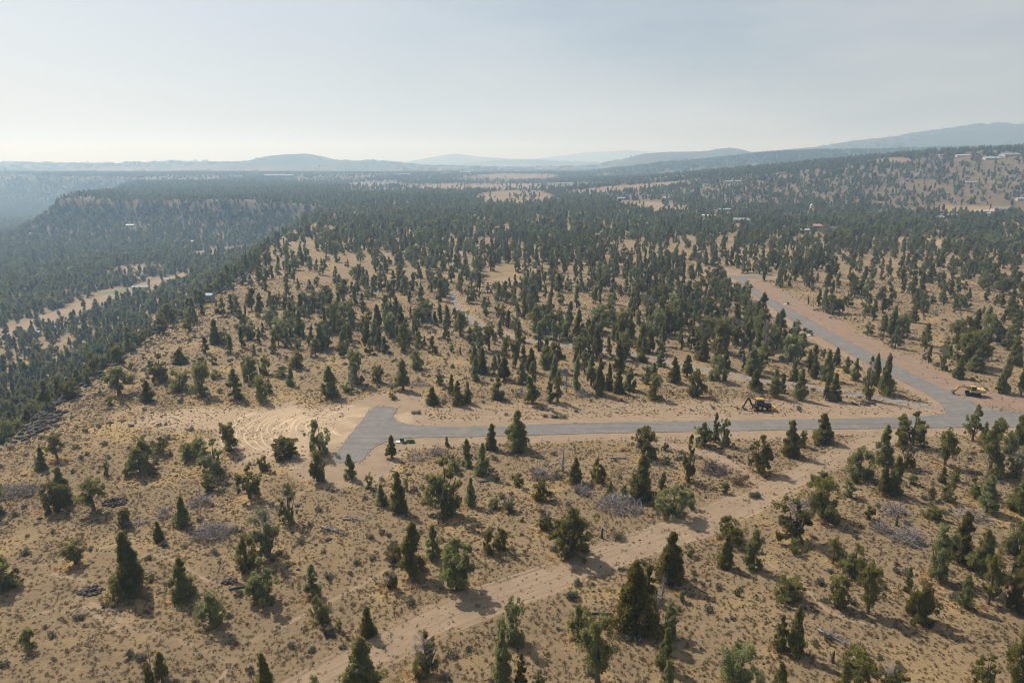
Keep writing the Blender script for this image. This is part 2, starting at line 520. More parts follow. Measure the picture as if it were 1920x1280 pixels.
def np_mesh(name, verts, faces, mats, mat_idx=None):
    """faces: (n,3) or (n,4) int array"""
    me = bpy.data.meshes.new(name)
    verts = np.asarray(verts, np.float32); faces = np.asarray(faces, np.int32)
    k = faces.shape[1]
    me.vertices.add(len(verts)); me.vertices.foreach_set('co', verts.ravel())
    me.loops.add(faces.size); me.loops.foreach_set('vertex_index', faces.ravel())
    me.polygons.add(len(faces))
    me.polygons.foreach_set('loop_start', np.arange(len(faces), dtype=np.int32) * k)
    if mat_idx is not None: me.polygons.foreach_set('material_index', np.asarray(mat_idx, np.int32))
    for q in mats: me.materials.append(q)
    me.update(calc_edges=True)
    me.validate()
    return me

class MB:
    """collects boxes, tubes and prisms into one mesh"""
    def __init__(s): s.v = []; s.f = []
    def box(s, c, size, rz=0., ry=0., rx=0., top=1.0):
        sx, sy, sz = [q / 2 for q in size]
        R = Matrix.Rotation(rz, 3, 'Z') @ Matrix.Rotation(ry, 3, 'Y') @ Matrix.Rotation(rx, 3, 'X')
        n = len(s.v)
        for z in (-1, 1):
            k = top if z > 0 else 1
            for x, y in ((-1, -1), (1, -1), (1, 1), (-1, 1)):
                p = R @ Vector((x * sx * k, y * sy * k, z * sz)); s.v.append((p.x + c[0], p.y + c[1], p.z + c[2]))
        s.f += [(n + 3, n + 2, n + 1, n), (n + 4, n + 5, n + 6, n + 7)] + [(n + i, n + (i + 1) % 4, n + 4 + (i + 1) % 4, n + 4 + i) for i in range(4)]
        return s
    def tube(s, pts, rad, sides=5, cap=True):
        pts = [Vector(p) for p in pts]
        n0 = len(s.v)
        for i, p in enumerate(pts):
            d = (pts[min(i + 1, len(pts) - 1)] - pts[max(i - 1, 0)]).normalized()
            a = d.orthogonal().normalized(); b_ = d.cross(a)
            r = rad[i] if hasattr(rad, '__len__') else rad
            for k in range(sides):
                t = 2 * math.pi * k / sides
                q = p + a * (r * math.cos(t)) + b_ * (r * math.sin(t)); s.v.append(tuple(q))
        for i in range(len(pts) - 1):
            for k in range(sides):
                a0 = n0 + i * sides + k; a1 = n0 + i * sides + (k + 1) % sides
                s.f.append((a0, a1, a1 + sides, a0 + sides))
        if cap:
            s.f.append(tuple(n0 + k for k in range(sides))[::-1]); e = n0 + (len(pts) - 1) * sides
            s.f.append(tuple(e + k for k in range(sides)))
        return s
    def cyl(s, c, r, h, axis='Z', sides=14):
        d = {'X': Vector((1, 0, 0)), 'Y': Vector((0, 1, 0)), 'Z': Vector((0, 0, 1))}[axis] * (h / 2)
        c = Vector(c)
        return s.tube([c - d, c + d], r, sides)
    def prism(s, poly, y0, y1):
        """x/z outline pushed from y0 to y1"""
        n = len(s.v); k = len(poly)
        for y in (y0, y1):
            for x, z in poly: s.v.append((x, y, z))
        s.f.append(tuple(range(n, n + k))); s.f.append(tuple(range(n + 2 * k - 1, n + k - 1, -1)))
        for i in range(k): s.f.append((n + i, n + k + i, n + k + (i + 1) % k, n + (i + 1) % k))
        return s
    def build(s, name, mat, parent=None, sm=False):
        return mesh_obj(name, s.v, s.f, mat, parent, sm)

# ------------------------------------------------------------------ ground cover masks
TREES_XY = []     # filled below, before the ground is built: (x, y, radius)
CLEAR_GOLD = []

def cover(x, y):
    """what covers the ground at a place: r dirt, g golden grass, b pale scraped soil / pinkish, far, green"""
    x = np.asarray(x, float); y = np.asarray(y, float)
    dirt = np.zeros(x.shape); gold = np.zeros(x.shape); pale = np.zeros(x.shape)
    pink = np.zeros(x.shape); green = np.zeros(x.shape)
    near = (np.abs(x) < 330) & (y > 30) & (y < 420)
    if near.any():
        X = x[near]; Y = y[near]
        rd = road_dist(X, Y)
        w1 = 2.6 + 2.6 * vnoise(X, Y, 12, 11)
        d = smooth(1.25, .45, rd / w1) * .95
        # north verge of the long road, wide and striped by the grader
        nv = seg_dist(X, Y, P((765, 780), (1000, 777), (1300, 770), (1500, 765), (1740, 765)))
        dn = smooth(9.5, 4.0, nv)
        stripe = vnoise(X * .12, Y, .9, 12)
        d = np.maximum(d, dn * (.30 + .6 * stripe))
        g = dn * smooth(.55, .3, stripe) * .8
        # east shoulder of the branch road
        ev = seg_dist(X, Y, P((1418, 533), (1490, 575), (1605, 642), (1715, 697), (1830, 745), (2000, 763)))
        de = smooth(9.5, 5, ev + (vnoise(X, Y, 6, 25) - .5) * 4)
        d = np.maximum(d, de * .95)
        pk = smooth(13, 7, ev) * .9
        # junction island
        js = seg_dist(X, Y, P((1560, 768), (1700, 768))); d = np.maximum(d, smooth(9, 5, js) * .8)
        # scraped turning place west of the hammerhead
        c = flat(590, 802)
        q = np.hypot((X - c[0]) / 24.0, (Y - c[1]) / 20.0) + (vnoise(X, Y, 6, 13) - .5) * .5
        p = smooth(1.15, .55, q)
        c2 = flat(420, 785)
        q2 = np.hypot((X - c2[0]) / 30.0, (Y - c2[1]) / 11.0) + (vnoise(X, Y, 5, 14) - .5) * .6
        p2 = smooth(1.1, .5, q2) * .62
        p = p * (.62 + .38 * vnoise(X, Y, 2.2, 26)); d = np.maximum(d, np.maximum(p, p2)); pl = np.maximum(p * .62, p2 * .75)
        q3 = np.hypot((X - c2[0]) / 42.0, (Y - c2[1]) / 22.0)
        g = np.maximum(g, smooth(1.2, .6, q3) * smooth(.35, .7, vnoise(X, Y, 5, 15)) * .6)
        g = np.maximum(g, smooth(1.7, 1.0, q) * smooth(.4, .7, vnoise(X, Y, 4, 15)) * .8)
        # tracks
        for line, hw in ((TRACK, 4.0), (TRACK2, 1.3)):
            td = seg_dist(X, Y, line) + (vnoise(X, Y, 4, 16) - .5) * 1.6
            d = np.maximum(d, smooth(hw, hw * .45, td) * .8)
        for line in TRAILS:
            td = seg_dist(X, Y, line) + (vnoise(X, Y, 3, 17) - .5) * .5
            d = np.maximum(d, smooth(.9, .2, td) * .3)
        td = seg_dist(X, Y, OLD_PATH); d = np.maximum(d, smooth(4, 2, td) * .6)
        # gold rings of cheatgrass round the junipers
        T = np.array(TREES_XY) if TREES_XY else np.zeros((0, 3))
        gg = np.zeros(X.shape)
        gridc = {}
        if len(T):
            cx = np.floor(X / 8).astype(int); cyy = np.floor(Y / 8).astype(int)
            key = cx * 100000 + cyy
            order = np.argsort(key, kind='stable'); ks = key[order]
            for tx, ty, tr in T:
                for ii in range(int((tx - tr - 2) // 8), int((tx + tr + 2) // 8) + 1):
                    for jj in range(int((ty - tr - 2) // 8), int((ty + tr + 2) // 8) + 1):
                        kk = ii * 100000 + jj
                        a, b_ = np.searchsorted(ks, kk), np.searchsorted(ks, kk + 1)
                        if a < b_:
                            ix = order[a:b_]
                            dd = np.hypot(X[ix] - tx + .3, Y[ix] - ty + .3)
                            gg[ix] = np.maximum(gg[ix], smooth(tr + 1.4, tr * .4, dd))
        gg *= smooth(.25, .6, vnoise(X, Y, 5, 18)) * .95
        g = np.maximum(g, gg)
        dirt[near] = d; gold[near] = g; pale[near] = pl; pink[near] = pk
    for cx_, cy_, rx, ry, gd, dd, gr in CLEAR_GOLD:
        q = np.hypot((x - cx_) / rx, (y - cy_) / ry) + (vnoise(x, y, min(rx, ry) * .5, 19) - .5) * .5
        k = smooth(1.1, .7, q)
        gold = np.maximum(gold, k * gd); dirt = np.maximum(dirt, k * dd); green = np.maximum(green, k * gr)
    far = .5 * smooth(380, 1100, np.hypot(x, y)) + .5 * smooth(1900, 3600, np.hypot(x, y))
    return dirt, gold, pale, pink, far, green

def set_cover(me, x, y):
    d, g, p, k, f, gr = cover(x, y)
    one = np.ones_like(d)
    for nm, arr in (('cover', (d, g, p, one)), ('cover2', (k, f, gr, one))):
        a = me.attributes.new(nm, 'FLOAT_COLOR', 'POINT')
        a.data.foreach_set('color', np.stack(arr, -1).astype(np.float32).ravel())

# ------------------------------------------------------------------ surveyed trees: base u,v  top v  crown width  kind
# kinds: C cone, K column, R round and bushy, B broad with many stems, T open crown on a bare trunk, D dead, H half dead, S little bush, G green broadleaf
TREES = """
3 1107 1050 56 R;30 1096 1070 24 R;142 1056 1015 42 T;244 1108 1003 64 C;343 1120 1048 46 C;298 1013 977 24 C;397 1170 1113 46 R;57 1215 1182 24 S;
305 1278 1226 32 C;287 1279 1203 12 D;277 1284 1250 22 R;236 986 956 22 R;344 985 930 30 C;492 1126 1048 70 B;503 1043 955 66 H;465 1066 1010 34 R;
588 1118 1060 27 K;600 1166 1121 33 R;636 1183 1165 11 S;690 1190 1140 32 C;680 1292 1203 82 C;496 1291 1230 38 C;590 1287 1270 18 S;798 1263 1188 76 H;
776 1070 982 56 C;740 1052 1025 30 R;734 1102 1066 34 H;812 1046 985 26 K;860 1104 1000 82 B;915 1035 995 24 R;937 1031 990 30 R;957 1203 1135 44 R;
942 1281 1188 42 C;977 1286 1230 20 K;1010 1291 1255 32 H;1066 1042 943 84 B;1022 993 950 40 H;1120 1278 1168 68 T;1084 1196 1137 35 R;1188 1176 1060 78 C;
1216 1122 1062 28 K;1257 1087 1000 58 C;1242 1121 1076 26 D;1228 1169 1110 24 H;1255 1192 1132 40 B;1248 1251 1182 36 C;1251 1291 1242 30 C;1279 1126 1108 13 S;
1295 1041 1020 13 S;1368 1011 970 46 R;1361 1063 1003 32 C;1412 1067 996 38 C;1382 1291 1218 62 R;1383 1116 1104 11 S;1490 1011 932 76 H;1546 971 905 54 R;
1546 910 886 38 R;1488 1036 1010 20 S;1561 1056 1010 28 T;1598 1082 1018 64 B;1476 1122 1080 50 R;1567 1136 1073 44 B;1627 1149 1065 42 T;1701 1109 1065 15 K;
1719 1164 1102 50 R;1756 1084 990 60 B;1800 1051 962 54 C;1840 1073 995 50 C;1852 1131 1045 44 T;1808 1137 1080 34 C;1901 1040 978 44 R;1912 1096 1018 44 C;
1908 1141 1070 56 B;1462 1216 1157 24 K;1490 1223 1142 36 C;1603 1291 1230 60 R;1672 1293 1243 62 H;1462 1291 1245 34 C;1850 1291 1232 50 B;1913 1283 1210 50 R;
107 859 811 30 T;80 879 837 25 C;117 936 875 36 C;103 956 908 42 R;130 941 915 20 R;176 956 897 50 T;200 891 867 13 S;239 894 877 13 S;264 885 828 54 R;
302 848 820 38 T;350 862 833 33 R;372 846 822 28 R;405 888 820 56 B;430 846 798 36 R;393 917 892 26 S;469 933 870 50 B;224 739 688 52 T;278 752 712 30 C;
208 759 743 14 S;303 712 660 44 B;338 731 692 34 R;381 739 684 38 R;376 693 668 26 R;441 747 690 26 K;407 709 692 16 S;246 693 678 8 S;276 709 697 8 S;
165 721 697 14 C;130 746 715 30 R;220 679 648 26 R;186 687 650 32 G;195 693 670 14 C;337 681 652 30 C;400 683 667 11 S;486 752 708 28 R;469 712 670 32 R;
505 736 712 17 R;546 722 688 20 C;527 706 685 26 R;619 744 684 36 C;652 734 716 17 S;660 728 685 22 D;669 716 660 34 R;710 716 687 22 R;738 748 733 14 S;
756 731 672 34 C;783 691 655 24 R;811 757 723 27 C;825 721 690 28 H;847 739 700 18 C;858 759 712 23 C;877 756 714 20 C;892 713 668 26 C;934 748 706 24 K;
945 713 668 32 C;495 701 668 20 R;557 691 660 30 R;600 851 793 38 R;596 901 838 40 B;534 856 821 46 R;493 881 855 18 R;656 896 850 26 C;691 914 890 17 S;
735 858 815 25 C;715 946 907 24 C;747 958 885 35 C;762 919 897 11 S;543 978 910 42 H;835 966 857 80 B;883 947 895 24 C;875 873 822 28 C;905 889 830 30 C;
838 836 817 9 K;853 881 855 20 R;922 841 793 26 C;925 952 935 20 S;954 957 928 34 H;931 901 888 12 S;970 841 768 52 C;1055 883 832 32 D;1079 904 857 28 C;
1121 904 862 24 R;1206 856 798 44 T;1222 858 838 20 R;1203 934 853 50 C;1247 844 830 11 S;1250 871 855 12 S;1291 901 818 32 B;1243 918 885 22 C;
1262 966 910 50 R;1295 951 925 17 S;1169 936 911 17 S;1144 923 900 12 K;971 911 888 20 S;1018 936 902 34 R;1320 834 783 36 B;1340 827 773 15 K;
1357 834 785 30 B;1428 886 812 54 B;1359 923 905 13 S;998 756 678 24 K;1031 753 705 14 K;1046 753 695 16 K;1040 716 664 24 C;979 719 672 22 C;
1062 736 690 18 D;1082 731 668 24 C;1124 739 668 24 C;1108 723 665 22 C;1142 731 680 18 C;1160 736 690 22 C;1181 731 688 24 C;1214 719 688 18 R;
1226 701 678 15 C;1229 747 705 28 R;1239 687 655 22 C;1264 717 668 26 C;1288 706 663 28 C;1307 742 694 34 R;1346 713 668 30 R;1360 691 655 22 C;
1416 732 690 28 C;1411 702 650 34 C;1452 744 690 26 C;1467 737 700 14 C;1500 749 690 26 C;1548 751 705 14 C;1563 751 698 26 C;1625 749 668 34 H;
1640 723 662 20 C;1659 739 662 30 C;1550 713 655 26 C;1526 708 668 20 C;1587 699 667 17 C;1603 713 670 19 C;1567 687 650 17 C;1488 713 675 20 C;
1481 853 787 36 C;1506 837 811 18 R;1541 827 773 42 C;1655 869 796 34 C;1710 833 767 54 B;1700 874 832 32 H;1612 898 845 48 R;1655 927 873 28 C;
1677 927 855 36 C;1588 930 900 20 S;1712 908 890 17 S;1771 871 808 38 T;1767 904 873 16 C;1789 901 878 20 R;1745 936 915 14 S;1751 936 885 6 D;
1778 939 907 24 R;1823 826 765 30 T;1845 823 790 17 C;1855 888 793 50 T;1870 896 850 22 C;1893 849 810 26 R;1912 833 756 30 C;1903 896 842 38 H;
1827 933 897 24 R;1848 958 890 44 C;1912 959 890 46 C;1750 971 945 34 R;1629 973 950 16 S;1766 694 645 22 H;1797 709 668 22 C;1830 696 652 34 C;
1883 736 668 26 C;1873 736 700 14 K;1914 741 680 24 C;1692 836 800 24 R;1940 1010 950 44 C;1935 870 800 40 C;-15 960 905 36 R;1945 1190 1120 50 C
"""
hand = []
for e in TREES.replace('\n', '').split(';'):
    e = e.split()
    if len(e) != 5: continue
    u, vb, vt, wp = [float(q) for q in e[:4]]
    x, y, z = at(u, vb)
    _, _, d = proj(x, y, z)
    dep = math.atan2(CAM_H - z, y)
    h = (vb - vt) / FPX * d / math.cos(dep) * (1.0 if e[4] != 'S' else 1.0)
    h = max(h - wp / FPX * d * .08, .8)
    wd = wp / FPX * d
    hand.append(dict(x=x, y=y, z=z, h=h, w=wd, k=e[4], u=u, v=vb))
TREES_XY = [(t['x'], t['y'], t['w'] * .5) for t in hand if t['k'] not in 'SD']

# clearings and meadows beyond the road, surveyed: u v  half-width px  half-height px  gold dirt green
CLEARINGS = [(423, 472, 72, 26, .1, .9, 0), (255, 507, 46, 19, 0, .7, 0), (215, 546, 34, 14, .2, .3, .0), (1215, 383, 62, 8, .3, .7, 0), (962, 370, 80, 8, .45, .3, 0), (1180, 352, 130, 3, .2, .6, 0), (700, 345, 55, 3, .1, .6, 0),
             (940, 350, 190, 3, .1, .6, 0), (970, 329, 80, 3, .2, .6, 0), (950, 527, 46, 9, .2, .5, 0), (1330, 507, 55, 9, .1, .5, 0), (1725, 452, 62, 8, .8, .2, 0), (1810, 394, 110, 6, .9, .1, 0),
             (1860, 420, 60, 5, .6, .3, 0), (1480, 575, 30, 12, 0, .7, 0), (540, 440, 14, 22, .1, .3, 0), (215, 547, 22, 6, .2, 0, .8), (400, 690, 60, 10, .1, 0, 0),
             (1660, 300, 30, 4, .1, .5, 0), (640, 425, 10, 8, .1, .3, 0), (820, 430, 12, 8, 0, .3, 0), (1080, 430, 14, 12, 0, .3, 0)]
HOUSE_UV = [(265, 544, 28), (321, 529, 14), (339, 526, 9), (323, 578, 18), (395, 565, 12), (245, 424, 14), (453, 472, 8), (362, 455, 5), (59, 440, 5), (71, 630, 10), (1527, 432, 21), (1508, 436, 16), (1565, 434, 22), (1389, 418, 27), (1327, 408, 24), (1357, 397, 22), (1522, 390, 7), (1374, 342, 28), (1466, 327, 16), (1324, 349, 10), (1164, 375, 15), (1251, 374, 16), (1058, 346, 26), (1804, 293, 24), (1764, 293, 8), (1858, 298, 26), (1893, 292, 32), (1839, 400, 26), (1873, 397, 27), (1851, 404, 14), (1778, 409, 28), (1762, 414, 10), (1913, 376, 16), (1820, 344, 22), (1700, 340, 6)]
HOUSE_XY = []
for u, v, wp in HOUSE_UV:
    c = at(u, v); HOUSE_XY.append((c[0], c[1], wp / FPX * proj(*c)[2]))
STRIP = [at(u, v)[:2] for u, v in ((350, 513), (330, 519), (290, 532), (255, 547), (200, 558), (150, 578), (100, 598), (40, 618), (-40, 640))]
clear_w = []
for u, v, a, b_, gd, dd, gr in CLEARINGS:
    c = at(u, v); l = at(u, v + b_); t_ = at(u, v - b_)
    _, _, d = proj(*c)
    rx = a / FPX * d; ry = max(abs(t_[1] - l[1]) / 2, 6)
    ry = min(ry * (1.9 if v < 385 else 1.0), rx * (1.4 if (u < 600 and v > 440) else 3))
    clear_w.append((c[0], c[1], rx, ry)); CLEAR_GOLD.append((c[0], c[1], rx, ry, gd, dd, gr))
for i in range(len(STRIP) - 1):
    for k in (0, .5):
        p = np.array(STRIP[i]) * (1 - k) + np.array(STRIP[i + 1]) * k
        CLEAR_GOLD.append((p[0], p[1], 17, 17, .2, .7, 0))

# ------------------------------------------------------------------ ground
def grow(a, step, k, end):
    out = [a]
    while out[-1] < end:
        out.append(out[-1] + step); step *= k
    return out
half = list(np.arange(0, 235, 1.15)) + grow(235, 1.3, 1.035, 15500)
xs = np.array([-q for q in half[:0:-1]] + half)
ys = np.array([-q for q in grow(0, 14, 1.25, 900)[:0:-1]] + [0, 10, 20, 30] + list(np.arange(38, 320, 1.0)) + grow(320, 1.2, 1.018, 15200))
GX, GY = np.meshgrid(xs, ys)
GZ = H(GX, GY)
nx, ny = len(xs), len(ys)
idx = np.arange(nx * ny).reshape(ny, nx)
faces = np.stack([idx[:-1, :-1], idx[:-1, 1:], idx[1:, 1:], idx[1:, :-1]], -1).reshape(-1, 4)
me = np_mesh('ground', np.stack([GX, GY, GZ], -1).reshape(-1, 3), faces, [M['ground']])
me.polygons.foreach_set('use_smooth', np.ones(len(faces), bool))
set_cover(me, GX.ravel(), GY.ravel())
ground = bpy.data.objects.new('ground', me)
COL.objects.link(ground)
tag(ground, kind='structure')
print('ground verts', nx * ny, 'trees surveyed', len(hand))

def ground_z(x, y):
    """height of the ground sheet itself (bilinear between its vertices)"""
    x = np.asarray(x, float); y = np.asarray(y, float)
    i = np.clip(np.searchsorted(xs, x) - 1, 0, nx - 2); j = np.clip(np.searchsorted(ys, y) - 1, 0, ny - 2)
    fx = (x - xs[i]) / (xs[i + 1] - xs[i]); fy = (y - ys[j]) / (ys[j + 1] - ys[j])
    return (GZ[j, i] * (1 - fx) + GZ[j, i + 1] * fx) * (1 - fy) + (GZ[j + 1, i] * (1 - fx) + GZ[j + 1, i + 1] * fx) * fy

def gz(x, y): return float(ground_z(np.array([x]), np.array([y]))[0])

# ------------------------------------------------------------------ roads and tracks
from mathutils.geometry import delaunay_2d_cdt
def outline_slab(name, pts, top, mat, thick=.12):
    ring = []
    for i in range(len(pts)):
        a = np.array(pts[i]); b_ = np.array(pts[(i + 1) % len(pts)])
        n = max(1, int(np.hypot(*(b_ - a)) / 6))
        for k in range(n): ring.append(tuple(a + (b_ - a) * k / n))
    n = len(ring)
    r = delaunay_2d_cdt([Vector(p) for p in ring], [], [list(range(n))], 1, 1e-4)
    vv = [(p.x, p.y, top) for p in r[0]]
    ff = [tuple(f) for f in r[2]]
    base = len(vv)
    vv += [(p[0], p[1], top) for p in ring] + [(p[0] + 0, p[1], top - thick) for p in ring]
    ff += [(base + i, base + n + i, base + n + (i + 1) % n, base + (i + 1) % n) for i in range(n)]
    o = mesh_obj(name, vv, ff, mat)
    return o
# smooth the corners of the surveyed outline
def chaikin(p, k=2):
    p = np.array(p)
    for _ in range(k):
        q = np.roll(p, -1, 0)
        p = np.stack([p * .75 + q * .25, p * .25 + q * .75], 1).reshape(-1, 2)
    return p
road = outline_slab('road', chaikin(ROAD_OUTLINE), .07, M['asphalt'], .14)
tag(road, kind='structure')

ro = chaikin(ROAD_OUTLINE)
def catmull(pts, step):
    pts = np.array(pts, float); out = []
    for i in range(len(pts) - 1):
        p0 = pts[max(i - 1, 0)]; p1 = pts[i]; p2 = pts[i + 1]; p3 = pts[min(i + 2, len(pts) - 1)]
        n = max(2, int(np.hypot(*(p2 - p1)) / step))
        for k in range(n):
            t = k / n
            out.append(.5 * ((2 * p1) + (-p0 + p2) * t + (2 * p0 - 5 * p1 + 4 * p2 - p3) * t * t + (-p0 + 3 * p1 - 3 * p2 + p3) * t ** 3))
    out.append(pts[-1])
    return np.array(out)

def ribbon(name, pts, hw, lift, cross, maskf, step=.7, mat=None):
    c = catmull(pts, step)
    d = np.gradient(c, axis=0); d /= np.linalg.norm(d, axis=1)[:, None] + 1e-9
    nrm = np.stack([-d[:, 1], d[:, 0]], -1)
    s = np.linspace(-1, 1, cross)
    XY = c[:, None, :] + nrm[:, None, :] * (s[None, :, None] * hw)
    X = XY[..., 0]; Y = XY[..., 1]
    Z = ground_z(X, Y) + lift * np.clip(1.0 - np.abs(s[None, :]) ** 6 * 2.2, -1.5, 1) * 1.0
    a, b_ = X.shape
    ix = np.arange(a * b_).reshape(a, b_)
    f = np.stack([ix[:-1, :-1], ix[:-1, 1:], ix[1:, 1:], ix[1:, :-1]], -1).reshape(-1, 4)[:, ::-1]
    me = np_mesh(name, np.stack([X, Y, Z], -1).reshape(-1, 3), f, [mat or M['ground']])
    me.polygons.foreach_set('use_smooth', np.ones(len(f), bool))
    if maskf is not None:
        run = np.arange(a)[:, None] * step * np.ones((1, b_))
        dd, g, p, k, fr, gr = cover(X.ravel(), Y.ravel())
        S = np.ones((a, 1)) * s[None, :]
        dd, g, p = maskf(S.ravel(), run.ravel(), X.ravel(), Y.ravel(), dd, g, p)
        one = np.ones_like(dd)
        for nm, arr in (('cover', (dd, g, p, one)), ('cover2', (k, fr, gr, one))):
            at_ = me.attributes.new(nm, 'FLOAT_COLOR', 'POINT')
            at_.data.foreach_set('color', np.stack(arr, -1).astype(np.float32).ravel())
    o = bpy.data.objects.new(name, me); COL.objects.link(o)
    tag(o, kind='structure')
    return o

def track_mask(S, run, X, Y, d, g, p):
    m = S * 5.0 + (vnoise(run, run * 0, 9, 30) - .5) * .7
    wheel = np.zeros_like(S)
    for c, w_ in ((-3.1, .3), (-1.9, .35), (-1.0, .22), (.3, .3), (1.3, .22), (2.2, .4), (3.4, .3)):
        wheel = np.maximum(wheel, np.exp(-((m - c) / w_) ** 2) * (.5 + .6 * vnoise(run, m, 6, 31)))
    e = smooth(1.0, .82, np.abs(S))
    return d * (1 - e) + e * np.clip(d * .62 + wheel * .5, 0, 1), g * (1 - .6 * e), np.maximum(p, wheel * .4 * e)
ribbon('dirt_track', TRACK, 4.6, .03, 26, track_mask)
def path_mask(S, run, X, Y, d, g, p):
    e = smooth(1.0, .7, np.abs(S)); wheel = np.exp(-((np.abs(S) - .5) / .2) ** 2)
    return np.maximum(d, e * (.45 + .4 * wheel)), g * (1 - e * .5), np.maximum(p, wheel * .3 * e)
ribbon('dirt_path', TRACK2, 2.0, .025, 9, path_mask)
def trail_mask(S, run, X, Y, d, g, p):
    e = smooth(1.0, .5, np.abs(S)) * smooth(.15, .45, vnoise(X, Y, 3, 33))
    return np.maximum(d, e * .8), g * (1 - e), np.maximum(p, e * .25)
for tl in TRAILS:
    ribbon('footpath', tl, .40, .02, 5, trail_mask)
ribbon('old_road', OLD_PATH, 1.5, .03, 5, None, 1.5, M['old_asphalt'])

# ragged shoulder of spilt gravel along the asphalt edge
def shoulder():
    ring = np.vstack([ro, ro[:1]]); V = []; F = []; k = 0
    r = np.random.RandomState(77)
    for i in range(len(ring) - 1):
        a, b_ = ring[i], ring[i + 1]; L = np.hypot(*(b_ - a))
        n = max(1, int(L / .8))
        for j in range(n):
            p = a + (b_ - a) * (j + r.rand()) / n + r.normal(size=2) * .16
            for _ in range(2):
                q = p + r.normal(size=2) * .25; s_ = r.uniform(.05, .14)
                v = stone_verts(r, s_ * 1.6, s_ * 1.4, s_ * .5) + np.array([q[0], q[1], .08]); V.append(v); F.append(ICO + k); k += 12
    me_ = np_mesh('gravel', np.vstack(V), np.vstack(F), [M['gravel']])
    o = bpy.data.objects.new('gravel', me_); COL.objects.link(o)
    tag(o, 'pale gravel spilt along the edges of the paved road', 'gravel', kind='stuff')

# wheel ruts scraped into the turning place and along the verge
def rut_mask(S, run, X, Y, d, g, p):
    e = smooth(1.0, .5, np.abs(S)) * smooth(.2, .7, vnoise(X, Y, 5, 34))
    return np.maximum(d, e), g * .3, np.clip(p + e * .38, 0, 1)
cc = flat(592, 800)
for i in range(19):
    r = 4.5 + i * 1.15 + rnd.uniform(-.5, .5) + rnd.uniform(-.4, .4)
    a0 = math.radians(rnd.uniform(80, 160)); a1 = math.radians(rnd.uniform(200, 265))
    ang = np.linspace(a0, a1, 14)
    ribbon('wheel_rut', [(cc[0] + 9 + (r + .35 * math.sin(q * 7 + i)) * 1.15 * math.cos(q), cc[1] + (r + .35 * math.sin(q * 5 + i * 2)) * .95 * math.sin(q) + (i % 3) * .5) for q in ang], rnd.uniform(.2, .32), .02, 5, rut_mask)
for i, (v0, v1) in enumerate(((775, 771), (782, 777), (788, 783), (768, 764), (825, 819), (829, 823))):
    ribbon('wheel_rut', P((760 + 25 * i, v0), (1000, v0 - .5), (1300, (v0 + v1) / 2), (1560, v1)), .32, .02, 5, rut_mask, 1.2)

# other roads seen farther off
def far_road(uv, hw, mat):
    pts = [at(u, v)[:2] for u, v in uv]
    return ribbon('road', pts, hw, .25, 3, None, 4.0, mat)
far_road(((1695, 459), (1730, 460), (1790, 462)), 6, M['old_asphalt'])
far_road(((1620, 352), (1655, 350), (1688, 342), (1705, 333), (1725, 323)), 2.4, M['old_asphalt'])
far_road(((1745, 338), (1790, 340), (1850, 341), (1915, 343)), 3.0, M['old_asphalt'])

# ------------------------------------------------------------------ tree models
def leaves(rs_, cl, n_per, size, up=.35):
    """pointed sprays round a set of clump centres; cl: (n,4) x y z r"""
    c = np.repeat(cl, n_per, 0)
    n = len(c)
    d = rs_.normal(size=(n, 3)); d /= np.linalg.norm(d, axis=1)[:, None]
    rr = c[:, 3:4] * rs_.uniform(.35, 1.0, (n, 1)) ** .6
    p = c[:, :3] + d * rr * np.array([1, 1, 1.15])
    ax = d * .8 + rs_.normal(size=(n, 3)) * .45 + np.array([0, 0, up]); ax /= np.linalg.norm(ax, axis=1)[:, None]
    sd = np.cross(ax, rs_.normal(size=(n, 3))); sd /= np.linalg.norm(sd, axis=1)[:, None] + 1e-9
    L = size * rs_.uniform(.7, 1.4, (n, 1)); Wd = L * rs_.uniform(.32, .5, (n, 1))
    v = np.stack([p - sd * Wd, p + sd * Wd, p + ax * L * 1.2], 1).reshape(-1, 3)
    return v, np.arange(n * 3).reshape(-1, 3)

